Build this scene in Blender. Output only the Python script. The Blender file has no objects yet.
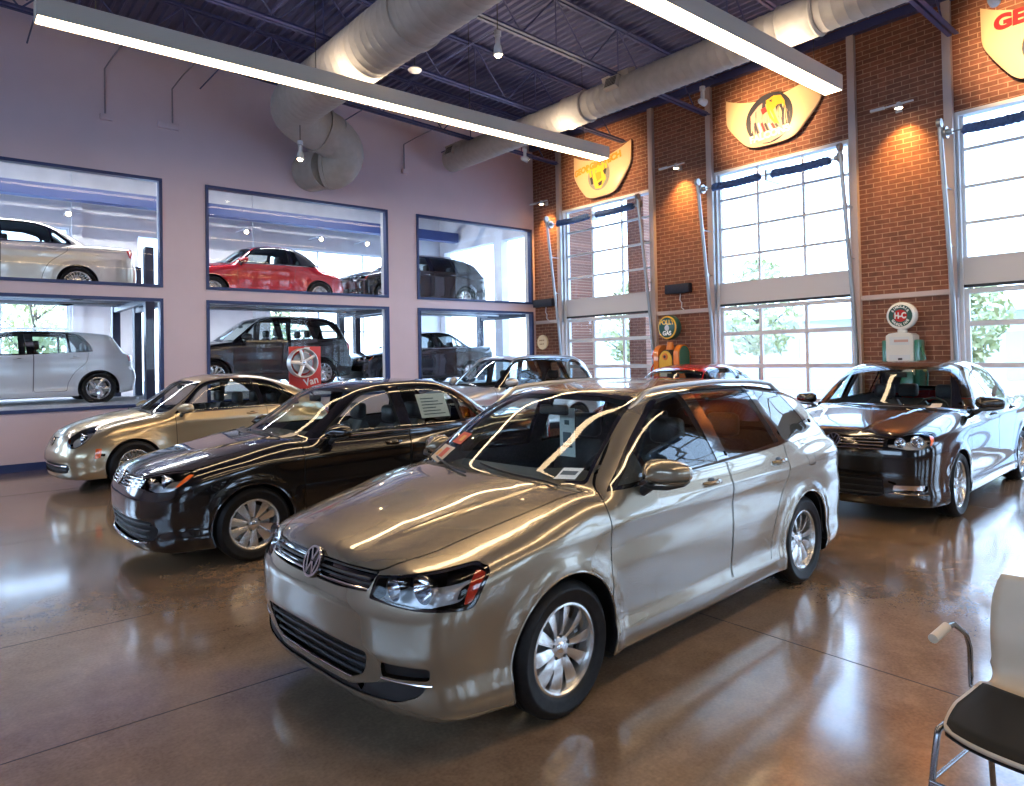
import bpy, bmesh, math, random
import numpy as np
from math import pi, sin, cos, radians
from mathutils import Vector, Matrix
random.seed(7)
SC = bpy.context.scene
COL = SC.collection

# ------------------------------------------------------------------ camera
def make_camera():
    yaw, pitch, roll = radians(50.052), radians(.984), radians(1.0974)
    f = Vector((cos(pitch)*cos(yaw), cos(pitch)*sin(yaw), sin(pitch)))
    r = Vector((sin(yaw), -cos(yaw), 0)); d = f.cross(r)
    c, s = cos(roll), sin(roll)
    r2 = c*r + s*d; d2 = -s*r + c*d
    m = Matrix((r2, -d2, -f)).transposed().to_4x4()
    m.translation = Vector((0, 0, 1.704))
    cd = bpy.data.cameras.new('camera'); cd.sensor_width = 36; cd.sensor_fit = 'HORIZONTAL'
    cd.lens = 690.76/1024*36
    cd.shift_y = -(393-345.23)/1024
    cd.clip_start = .05; cd.clip_end = 400
    o = bpy.data.objects.new('camera', cd); COL.objects.link(o); o.matrix_world = m
    SC.camera = o
make_camera()

# ------------------------------------------------------------------ light
SC.view_settings.view_transform = 'Standard'
SC.view_settings.look = 'None'
SC.view_settings.gamma = 1
SC.view_settings.exposure = EXPO = 0.75
SC.view_settings.use_curve_mapping = False
SC.cycles.use_denoising = True
SC.cycles.max_bounces = 10
SC.cycles.diffuse_bounces = 4
SC.cycles.glossy_bounces = 5
SC.cycles.transmission_bounces = 6
SC.cycles.transparent_max_bounces = 24
SC.cycles.sample_clamp_indirect = 6
SC.cycles.caustics_reflective = False
SC.cycles.caustics_refractive = False

def make_world():
    w = bpy.data.worlds.new('sky'); SC.world = w; w.use_nodes = True
    nt = w.node_tree; nt.nodes.clear()
    out = nt.nodes.new('ShaderNodeOutputWorld'); bg = nt.nodes.new('ShaderNodeBackground')
    tc = nt.nodes.new('ShaderNodeTexCoord'); sp = nt.nodes.new('ShaderNodeSeparateXYZ')
    rp = nt.nodes.new('ShaderNodeValToRGB')
    nt.links.new(tc.outputs['Generated'], sp.inputs[0]); nt.links.new(sp.outputs[2], rp.inputs[0])
    rp.color_ramp.elements[0].position = 0; rp.color_ramp.elements[0].color = (.60, .78, 1, 1)
    rp.color_ramp.elements[1].position = .7; rp.color_ramp.elements[1].color = (.34, .58, 1, 1)
    nt.links.new(rp.outputs[0], bg.inputs[0]); bg.inputs[1].default_value = 6.0
    nt.links.new(bg.outputs[0], out.inputs[0])
make_world()

def area_light(name, loc, rot, sx, sy, power, color=(1, 1, 1), spread=180):
    l = bpy.data.lights.new(name, 'AREA'); l.shape = 'RECTANGLE'; l.size = sx; l.size_y = sy
    l.energy = power; l.color = color; l.spread = radians(spread)
    o = bpy.data.objects.new(name, l); COL.objects.link(o); o.location = loc; o.rotation_euler = rot
    return o

# ------------------------------------------------------------------ materials
MATS = {}
def mat(name, col=(.8, .8, .8), rough=.5, metal=0., coat=0., emit=0., spec=.5, ecol=None, alpha=1., coat_rough=.03):
    if name in MATS: return MATS[name]
    m = bpy.data.materials.new(name); m.use_nodes = True; MATS[name] = m
    b = m.node_tree.nodes['Principled BSDF']
    b.inputs['Base Color'].default_value = (*col, 1); b.inputs['Roughness'].default_value = rough
    b.inputs['Metallic'].default_value = metal; b.inputs['Coat Weight'].default_value = coat
    b.inputs['Coat Roughness'].default_value = coat_rough
    b.inputs['Specular IOR Level'].default_value = spec
    if emit:
        b.inputs['Emission Color'].default_value = (*(ecol or col), 1); b.inputs['Emission Strength'].default_value = emit
    m.diffuse_color = (*col, 1)
    return m
def N(m, t, **kw):
    n = m.node_tree.nodes.new(t)
    for k, v in kw.items():
        if k in n.inputs: n.inputs[k].default_value = v
        else: setattr(n, k, v)
    return n
def LK(m, a, b): m.node_tree.links.new(a, b)
def noisy(name, c1, c2, scale=4, rough=.6, bump=0., coord='Object', detail=6, rvar=0., **kw):
    """two-tone procedural noise over a principled material"""
    if name in MATS: return MATS[name]
    m = mat(name, c1, rough, **kw); b = m.node_tree.nodes['Principled BSDF']
    tc = N(m, 'ShaderNodeTexCoord'); no = N(m, 'ShaderNodeTexNoise', Scale=scale, Detail=detail)
    mx = N(m, 'ShaderNodeValToRGB')
    mx.color_ramp.elements[0].color = (*c1, 1); mx.color_ramp.elements[1].color = (*c2, 1)
    mx.color_ramp.elements[0].position = .35; mx.color_ramp.elements[1].position = .65
    LK(m, tc.outputs[coord], no.inputs[0]); LK(m, no.outputs[0], mx.inputs[0]); LK(m, mx.outputs[0], b.inputs['Base Color'])
    if bump:
        bp = N(m, 'ShaderNodeBump', Strength=bump, Distance=.02); LK(m, no.outputs[0], bp.inputs['Height']); LK(m, bp.outputs[0], b.inputs['Normal'])
    if rvar:
        mr = N(m, 'ShaderNodeMapRange'); mr.inputs['To Min'].default_value = rough-rvar; mr.inputs['To Max'].default_value = rough+rvar
        LK(m, no.outputs[0], mr.inputs[0]); LK(m, mr.outputs[0], b.inputs['Roughness'])
    return m
def glass(name, tint=(.75, .8, .8), refl=1.0, rough=0.0):
    if name in MATS: return MATS[name]
    m = bpy.data.materials.new(name); m.use_nodes = True; MATS[name] = m
    nt = m.node_tree; nt.nodes.clear()
    out = nt.nodes.new('ShaderNodeOutputMaterial'); mx = nt.nodes.new('ShaderNodeMixShader')
    tr = nt.nodes.new('ShaderNodeBsdfTransparent'); tr.inputs[0].default_value = (*tint, 1)
    gl = nt.nodes.new('ShaderNodeBsdfGlossy'); gl.inputs['Roughness'].default_value = rough
    fr = nt.nodes.new('ShaderNodeFresnel'); ge = nt.nodes.new('ShaderNodeNewGeometry'); io = nt.nodes.new('ShaderNodeMath'); io.operation = 'MULTIPLY_ADD'; io.inputs[1].default_value = 1/1.5-1.5; io.inputs[2].default_value = 1.5
    nt.links.new(ge.outputs['Backfacing'], io.inputs[0]); nt.links.new(io.outputs[0], fr.inputs[0])
    mu = nt.nodes.new('ShaderNodeMath'); mu.operation = 'MULTIPLY'; mu.inputs[1].default_value = refl; mu.use_clamp = True
    nt.links.new(fr.outputs[0], mu.inputs[0]); nt.links.new(mu.outputs[0], mx.inputs[0])
    nt.links.new(tr.outputs[0], mx.inputs[1]); nt.links.new(gl.outputs[0], mx.inputs[2]); nt.links.new(mx.outputs[0], out.inputs[0])
    return m
def paint(name, col, flake=.6, rough=.28):
    if name in MATS: return MATS[name]
    m = mat(name, col, rough, flake, 1.0)
    b = m.node_tree.nodes['Principled BSDF']
    tc = N(m, 'ShaderNodeTexCoord'); no = N(m, 'ShaderNodeTexNoise', Scale=900., Detail=1.)
    bp = N(m, 'ShaderNodeBump', Strength=.010, Distance=.001)
    LK(m, tc.outputs['Object'], no.inputs[0]); LK(m, no.outputs[0], bp.inputs['Height']); LK(m, bp.outputs[0], b.inputs['Normal'])
    return m
M_ = dict(
    black=lambda: mat('black_plastic', (.012, .012, .013), .45),
    gloss=lambda: mat('gloss_black', (.006, .006, .007), .08, 0, 1),
    seam=lambda: mat('gap_black', (.004, .004, .004), .9, spec=.1),
    rubber=lambda: noisy('rubber', (.007, .007, .0075), (.012, .012, .012), 30, .5, .05, spec=.22),
    chrome=lambda: mat('chrome', (.82, .82, .83), .07, 1),
    alloy=lambda: mat('alloy', (.66, .65, .63), .27, .85, .4),
    darkalloy=lambda: mat('dark_alloy', (.05, .05, .055), .3, .8, .4),
    disc=lambda: mat('brake_disc', (.3, .3, .3), .4, .9),
    lining=lambda: noisy('cabin_fabric', (.06, .058, .056), (.085, .08, .078), 60, .85),
    seatm=lambda: noisy('seat_leather', (.02, .02, .021), (.03, .03, .031), 40, .5, .1),
    dash=lambda: mat('dash_plastic', (.018, .018, .019), .6),
    lens=lambda: glass('lamp_lens', (.96, .97, .98), .6),
    wind=lambda: glass('windshield_glass', (.80, .86, .84), .9),
    sideg=lambda: glass('side_glass', (.78, .84, .83), 1.0),
    tint=lambda: glass('privacy_glass', (.16, .18, .19), 1.2),
    red=lambda: mat('lamp_red', (.55, .012, .01), .12, 0, 1),
    amber=lambda: mat('lamp_amber', (.9, .16, .03), .2, 0, 1),
    bulbw=lambda: mat('reflector_silver', (.8, .8, .82), .12, 1),
    bucket=lambda: mat('lamp_bucket', (.50, .50, .51), .28, .35),
    paper=lambda: noisy('sticker_paper', (.75, .78, .74), (.62, .67, .64), 90, .7),
)
def MT(k): return M_[k]() if isinstance(k, str) and k in M_ else (MATS[k] if isinstance(k, str) else k)

# ------------------------------------------------------------------ object helpers
def link(o, parent=None):
    COL.objects.link(o)
    if parent is not None: o.parent = parent
    return o
def tag(o, label=None, cat=None, group=None, kind=None):
    if label: o['label'] = label
    if cat: o['category'] = cat
    if group: o['group'] = group
    if kind: o['kind'] = kind
    return o
def empty(name, loc=(0, 0, 0), rz=0., **kw):
    o = bpy.data.objects.new(name, None); o.empty_display_size = .1
    o.location = loc; o.rotation_euler = (0, 0, rz); link(o); return tag(o, **kw)
def mesh_obj(name, V, F, m, parent=None, smooth=False, normals=None, autos=None):
    me = bpy.data.meshes.new(name); me.from_pydata([tuple(map(float, v)) for v in V], [], [tuple(map(int, f)) for f in F])
    me.update()
    if m is not None: me.materials.append(MT(m))
    if smooth or autos: me.polygons.foreach_set('use_smooth', [True]*len(me.polygons))
    if autos:
        bm = bmesh.new(); bm.from_mesh(me)
        a = radians(autos)
        for e in bm.edges:
            if len(e.link_faces) == 2 and e.calc_face_angle(0) > a: e.smooth = False
        bm.to_mesh(me); bm.free()
    if normals is not None:
        me.normals_split_custom_set_from_vertices([tuple(map(float, n)) for n in normals])
    return link(bpy.data.objects.new(name, me), parent)
def frame_of(d):
    d = Vector(d).normalized(); a = Vector((0, 0, 1)) if abs(d.z) < .9 else Vector((1, 0, 0))
    u = d.cross(a).normalized(); return u, d.cross(u).normalized(), d
class MB:
    def __init__(s): s.V = []; s.F = []
    def add(s, V, F):
        n = len(s.V); s.V += [tuple(v) for v in V]; s.F += [tuple(i+n for i in f) for f in F]; return s
    def box(s, a, b, bev=0., M=None):
        x0, y0, z0 = a; x1, y1, z1 = b
        if bev <= 0:
            V = [(x, y, z) for z in (z0, z1) for y in (y0, y1) for x in (x0, x1)]
            F = [(0, 2, 3, 1), (4, 5, 7, 6), (0, 1, 5, 4), (2, 6, 7, 3), (0, 4, 6, 2), (1, 3, 7, 5)]
        else:
            bm = bmesh.new(); bmesh.ops.create_cube(bm, size=1)
            for v in bm.verts: v.co = Vector(((v.co.x+.5)*(x1-x0)+x0, (v.co.y+.5)*(y1-y0)+y0, (v.co.z+.5)*(z1-z0)+z0))
            bmesh.ops.bevel(bm, geom=bm.edges[:], offset=bev, segments=2, profile=.5, affect='EDGES', clamp_overlap=True)
            bm.verts.index_update(); V = [v.co.copy() for v in bm.verts]; F = [tuple(v.index for v in f.verts) for f in bm.faces]; bm.free()
        if M is not None: V = [M @ Vector(v) for v in V]
        return s.add(V, F)
    def cyl(s, p0, p1, r0, r1=None, n=16, cap=True):
        r1 = r0 if r1 is None else r1; p0 = Vector(p0); p1 = Vector(p1); u, v, d = frame_of(p1-p0)
        V = [p+(u*cos(2*pi*i/n)+v*sin(2*pi*i/n))*r for p, r in ((p0, r0), (p1, r1)) for i in range(n)]
        F = [(i, (i+1) % n, n+(i+1) % n, n+i) for i in range(n)]
        if cap: F += [tuple(range(n))[::-1], tuple(range(n, 2*n))]
        return s.add(V, F)
    def tube(s, pts, r, n=10, closed=False, cap=True, flat=None):
        P = [Vector(p) for p in pts]; m = len(P); rr = r if isinstance(r, (list, tuple)) else [r]*m
        V = []; up = None
        for i in range(m):
            if closed: t = P[(i+1) % m]-P[i-1]
            else: t = P[min(i+1, m-1)]-P[max(i-1, 0)]
            t.normalize()
            if up is None: up = frame_of(t)[0]
            up = (up-t*up.dot(t)).normalized(); w = t.cross(up)
            for k in range(n):
                a = 2*pi*k/n; V.append(P[i]+(up*cos(a)+w*sin(a)*(flat or 1))*rr[i])
        F = []
        for i in range(m if closed else m-1):
            j = (i+1) % m
            F += [(i*n+k, i*n+(k+1) % n, j*n+(k+1) % n, j*n+k) for k in range(n)]
        if cap and not closed: F += [tuple(range(n))[::-1], tuple(range((m-1)*n, m*n))]
        return s.add(V, F)
    def lathe(s, prof, axis='y', n=48, c=(0, 0, 0), close=False):
        """prof: (radius, along)"""
        V = []; m = len(prof)
        for i in range(n):
            a = 2*pi*i/n; ca, sa = cos(a), sin(a)
            for r, h in prof:
                if axis == 'y': V.append((c[0]+r*ca, c[1]+h, c[2]+r*sa))
                elif axis == 'x': V.append((c[0]+h, c[1]+r*ca, c[2]+r*sa))
                else: V.append((c[0]+r*ca, c[1]+r*sa, c[2]+h))
        F = []
        for i in range(n):
            j = (i+1) % n
            for k in range(m-1 if not close else m):
                k2 = (k+1) % m; F.append((i*m+k, j*m+k, j*m+k2, i*m+k2))
        return s.add(V, F)
    def prism(s, poly, ext, M=None):
        """poly: 3d points, extruded by ext vector"""
        n = len(poly); P = [Vector(p) for p in poly]; e = Vector(ext)
        V = P+[p+e for p in P]
        F = [tuple(range(n))[::-1], tuple(range(n, 2*n))]+[(i, (i+1) % n, n+(i+1) % n, n+i) for i in range(n)]
        if M is not None: V = [M @ v for v in V]
        return s.add(V, F)
    def ball(s, c, r, n=16, m=10):
        rx, ry, rz = r if isinstance(r, (tuple, list)) else (r, r, r)
        V = []; F = []
        for i in range(m+1):
            t = pi*i/m
            for k in range(n):
                a = 2*pi*k/n; V.append((c[0]+rx*sin(t)*cos(a), c[1]+ry*sin(t)*sin(a), c[2]+rz*cos(t)))
        for i in range(m):
            for k in range(n):
                F.append((i*n+k, (i+1)*n+k, (i+1)*n+(k+1) % n, i*n+(k+1) % n))
        return s.add(V, F)
    def xf(s, M): s.V = [tuple(M @ Vector(v)) for v in s.V]; return s
    def build(s, name, m, parent=None, smooth=False, autos=None):
        o = mesh_obj(name, s.V, s.F, m, parent, smooth)
        bm = bmesh.new(); bm.from_mesh(o.data)
        bmesh.ops.remove_doubles(bm, verts=bm.verts, dist=1e-6)
        bmesh.ops.recalc_face_normals(bm, faces=bm.faces)
        if autos:
            a = radians(autos)
            for f in bm.faces: f.smooth = True
            for e in bm.edges:
                if len(e.link_faces) == 2 and e.calc_face_angle(0) > a: e.smooth = False
        bm.to_mesh(o.data); bm.free()
        return o
def text(name, s, size, m, parent, M, ext=.003, align='CENTER', bold=0., sx=1.):
    c = bpy.data.curves.new(name, 'FONT'); c.body = s; c.size = size; c.extrude = ext; c.align_x = align; c.align_y = 'CENTER'; c.offset = bold
    t = bpy.data.objects.new(name, c); COL.objects.link(t)
    me = bpy.data.meshes.new_from_object(t); bpy.data.objects.remove(t); bpy.data.curves.remove(c)
    me.transform(M @ Matrix.Diagonal((sx, 1, 1, 1))); me.materials.clear(); me.materials.append(MT(m)); me.name = name
    return link(bpy.data.objects.new(name, me), parent)
def basis(o, ex, ey):
    """matrix whose x,y axes are ex,ey (z = ex x ey)"""
    ex = Vector(ex).normalized(); ey = Vector(ey).normalized(); ez = ex.cross(ey)
    m = Matrix((ex, ey, ez)).transposed().to_4x4(); m.translation = Vector(o); return m
def kids(o): return [c for c in bpy.data.objects if c.parent == o]
def copy_tree(o, childmap, parent=None):
    c = o.copy(); COL.objects.link(c); c.parent = parent
    for ch in childmap.get(o.name, []): copy_tree(ch, childmap, c)
    return c
def child_map():
    d = {}
    for c in bpy.data.objects:
        if c.parent: d.setdefault(c.parent.name, []).append(c)
    return d
# ------------------------------------------------------------------ car bodies
class Sp:
    """smooth monotone spline through points, evaluated by table"""
    def __init__(s, pts, n=3000):
        P = np.array(sorted(pts), float); x, y = P[:, 0], P[:, 1]
        h = np.diff(x); d = np.diff(y)/h; m = np.zeros(len(x)); m[0] = d[0]; m[-1] = d[-1]
        for i in range(1, len(x)-1):
            if d[i-1]*d[i] > 0:
                w1 = 2*h[i]+h[i-1]; w2 = h[i]+2*h[i-1]; m[i] = (w1+w2)/(w1/d[i-1]+w2/d[i])
        X = np.linspace(x[0], x[-1], n); k = np.clip(np.searchsorted(x, X, 'right')-1, 0, len(x)-2)
        t = (X-x[k])/h[k]
        s.X = X; s.Y = (2*t**3-3*t**2+1)*y[k]+(t**3-2*t**2+t)*h[k]*m[k]+(-2*t**3+3*t**2)*y[k+1]+(t**3-t**2)*h[k]*m[k+1]
        # extend linearly past both ends
        s.a = (s.Y[1]-s.Y[0])/(X[1]-X[0]); s.b = (s.Y[-1]-s.Y[-2])/(X[1]-X[0])
    def __call__(s, x):
        x = np.asarray(x, float); r = np.interp(x, s.X, s.Y)
        return r+np.where(x < s.X[0], (x-s.X[0])*s.a, 0)+np.where(x > s.X[-1], (x-s.X[-1])*s.b, 0)
def smax(a, b, k):
    h = np.maximum(k-np.abs(a-b), 0); return np.maximum(a, b)+h*h/(4*k)
def smin(a, b, k):
    h = np.maximum(k-np.abs(a-b), 0); return np.minimum(a, b)-h*h/(4*k)
def sstep(a, b, x):
    t = np.clip((x-a)/(b-a), 0, 1); return t*t*(3-2*t)

class Shape:
    def __init__(s, D):
        s.D = D; g = D.get
        s.deck = Sp(D['deck']); s.W = Sp(D['W']); s.sec = Sp(D['sec']); s.nose = Sp(D['nose']); s.tail = Sp(D['tail'])
        s.roof = Sp(D['roof']); s.gw = Sp(D['gw']); s.tum = Sp(D['tum']); s.crown = Sp(D['crown'])
        s.crease = Sp(D['crease']) if g('crease') else None
        s.belt = Sp(D['belt'])
    def low(s, P):
        D = s.D; x, z = P[:, 0], P[:, 2]; y = np.abs(P[:, 1]); ax = np.minimum(y/.9, 1.3)
        db = D.get('deckbow', .12)
        xe = np.where(x < D['L']/2, x-db*ax**2*(1-sstep(.2, 1.2, x)), x)
        zt = s.deck(xe)-s.crown(x)*ax**D.get('cp', 2.4)
        for (x0, x1, y0, y1, w, h) in D.get('ridges', []):      # power lines on the hood: edge from y0 to y1
            yc = y0+(y1-y0)*np.clip((x-x0)/(x1-x0), 0, 1)
            zt = zt+h*(1-sstep(yc-w, yc+w, y)) * sstep(x0-.05, x0+.3, x)*(1-sstep(x1-.1, x1+.1, x))
        W = s.W(x)+s.sec(z-D.get('secslope', 0)*(x-D['L']/2))
        if s.crease is not None:
            t = z-s.crease(x); a = D.get('ca', .016)
            env = sstep(D['cx'][0], D['cx'][0]+.35, x)*(1-sstep(D['cx'][1]-.3, D['cx'][1], x))
            W = W+a*env*(np.exp(-np.sqrt(t*t+.00002)/.05)-.5*np.exp(-((t+.13)/.09)**2))
        fl = 0
        for cx in (D['fa'], D['ra']):
            r = np.hypot(x-cx, z-D['hz']); Ra = D['Ra']
            fl = fl+D.get('flare', .016)*np.exp(-np.clip(r-Ra-.025, 0, 9)**2/.0016)*(z > .1)
        W = W+fl
        xf = s.nose(z)+D['bf']*ax**D.get('pf', 3); xr = s.tail(z)-D['br']*ax**D.get('pr', 3)
        dz = s.deck(xe+.01)-s.deck(xe-.01); 
        gt = (z-zt)/np.sqrt(1+(dz/.02)**2)
        dn = (s.nose(z+.01)-s.nose(z-.01))/.02; dt = (s.tail(z+.01)-s.tail(z-.01))/.02
        sx = 1+.8*np.minimum(ax, 1)**4*D['bf']/.35
        f = smax((xf-x)/np.sqrt(1+dn**2)/sx, (x-xr)/np.sqrt(1+dt**2)/sx, .01)
        f = smax(f, gt, D.get('kt', .05))
        f = smax(f, y-W, D.get('ks', .11))
        for (ex, ey, ez, rx, ry, rz, k) in D.get('fenders', []):
            q = np.sqrt(((x-ex)/rx)**2+((y-ey)/ry)**2+((z-ez)/rz)**2)
            f = smin(f, (q-1)*min(rx, ry, rz), k)
        if 'fenders' in D: f = smax(f, y-D['Wmax'], .05); f = smax(f, (s.nose(z)-x+D['bf']*ax**3)*.7, .04)
        zb = D.get('zb', .17)+D.get('zbf', .0)*(1-sstep(.2, .7, x))+D.get('zbr', .06)*sstep(D['L']-.8, D['L']-.1, x)
        return smax(f, zb-z, D.get('kb', .03))
    def top(s, P):
        D = s.D; x, z = P[:, 0], P[:, 2]; y = np.abs(P[:, 1])
        xm = D['xm']; w = sstep(xm-.5, xm+.5, x)
        xe = x-D.get('gbf', .28)*y**2*(1-w)+D.get('gbr', .22)*y**2*w
        zr = s.roof(xe)-D.get('rc', .09)*y**2
        dz = (s.roof(xe+.01)-s.roof(xe-.01))/.02
        g = (z-zr)/np.sqrt(1+dz**2)
        g = smax(g, (y-(s.gw(x)-s.tum(z)))*.93, D.get('kg', .09))
        return smax(g, D['zbelt']-.14-z, .03)
    def f(s, P):
        return smin(s.low(P), s.top(P), s.D.get('kj', .03))
    def grad(s, P, h=.002):
        G = np.zeros_like(P)
        for i in range(3):
            d = np.zeros(3); d[i] = h; G[:, i] = s.f(P+d)-s.f(P-d)
        n = np.linalg.norm(G, axis=1, keepdims=True); n[n < 1e-9] = 1; return G/n
    def cast(s, O, T, n=26):
        """from inside points O to outside points T: outermost surface"""
        O = np.asarray(O, float); T = np.asarray(T, float)
        lo = np.zeros(len(O)); hi = np.ones(len(O))
        # coarse search from outside
        ts = np.linspace(1, 0, 41); found = np.zeros(len(O), bool); 
        for a, b in zip(ts[:-1], ts[1:]):
            v = s.f(O+(T-O)*b); m = (~found) & (v < 0); lo[m] = b; hi[m] = a; found |= m
        for _ in range(n-8):
            mid = (lo+hi)/2; v = s.f(O+(T-O)*mid[:, None]); m = v < 0
            lo = np.where(m, mid, lo); hi = np.where(m, hi, mid)
        return O+(T-O)*((lo+hi)/2)[:, None]
    def at_side(s, x, z):       # y on the right side
        x = np.atleast_1d(x).astype(float); z = np.broadcast_to(z, x.shape)
        return s.cast(np.stack([x, 0*x, z*1.], 1), np.stack([x, 0*x+1.3, z*1.], 1))
    def at_front(s, y, z):
        y = np.atleast_1d(y).astype(float); z = np.broadcast_to(z, y.shape)*1.
        return s.cast(np.stack([0*y+1.2, y, z], 1), np.stack([0*y-.4, y, z], 1))
    def at_rear(s, y, z):
        y = np.atleast_1d(y).astype(float); z = np.broadcast_to(z, y.shape)*1.; L = s.D['L']
        return s.cast(np.stack([0*y+L-1., y, z], 1), np.stack([0*y+L+.4, y, z], 1))
    def at_top(s, x, y):
        x = np.atleast_1d(x).astype(float); y = np.broadcast_to(y, x.shape)*1.
        return s.cast(np.stack([x, y, 0*x+.5], 1), np.stack([x, y, 0*x+2.2], 1))

def PROJ(p):
    if p == 'side': return np.array([1., 0, 0]), np.array([0, 0, 1.]), np.array([0, 1., 0])
    if p == 'front': return np.array([0, 1., 0]), np.array([0, 0, 1.]), np.array([-1., 0, 0])
    if p == 'rear': return np.array([0, 1., 0]), np.array([0, 0, 1.]), np.array([1., 0, 0])
    if p == 'top': return np.array([1., 0, 0]), np.array([0, 1., 0]), np.array([0, 0, 1.])
    a = radians(p)     # horizontal view direction: azimuth from front (0) to side (90)
    return np.array([sin(a), cos(a), 0]), np.array([0, 0, 1.]), np.array([-cos(a), sin(a), 0])
def rpoly(pts, r=.03, n=4):
    """round the corners of a polygon; a point may carry its own radius"""
    out = []; m = len(pts)
    for i in range(m):
        p = np.array(pts[i][:2], float); a = np.array(pts[i-1][:2], float); b = np.array(pts[(i+1) % m][:2], float)
        rr = pts[i][2] if len(pts[i]) > 2 else r
        da = np.linalg.norm(a-p); db = np.linalg.norm(b-p); q = min(rr, da*.45, db*.45)
        if q < .002: out.append(tuple(p)); continue
        A = p+(a-p)/da*q; B = p+(b-p)/db*q
        for k in range(n+1):
            t = k/n; out.append(tuple((1-t)**2*A+2*t*(1-t)*p+t*t*B))
    return out
def strip(pts, w):
    """polyline -> thin polygon"""
    P = [np.array(p, float) for p in pts]; L_ = []; R_ = []
    for i, p in enumerate(P):
        t = P[min(i+1, len(P)-1)]-P[max(i-1, 0)]; t = t/np.linalg.norm(t); n = np.array([-t[1], t[0]])*w/2
        L_.append(tuple(p+n)); R_.append(tuple(p-n))
    return L_+R_[::-1]
def inpoly(u, v, poly):
    r = np.zeros(len(u), bool); n = len(poly)
    for i in range(n):
        x0, y0 = poly[i-1]; x1, y1 = poly[i]
        if y0 == y1: continue
        c = ((y0 > v) != (y1 > v)) & (u < (x1-x0)*(v-y0)/(y1-y0)+x0); r ^= c
    return r
def pbox(poly):
    a = np.array(poly); return a[:, 0].min(), a[:, 0].max(), a[:, 1].min(), a[:, 1].max()

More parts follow.
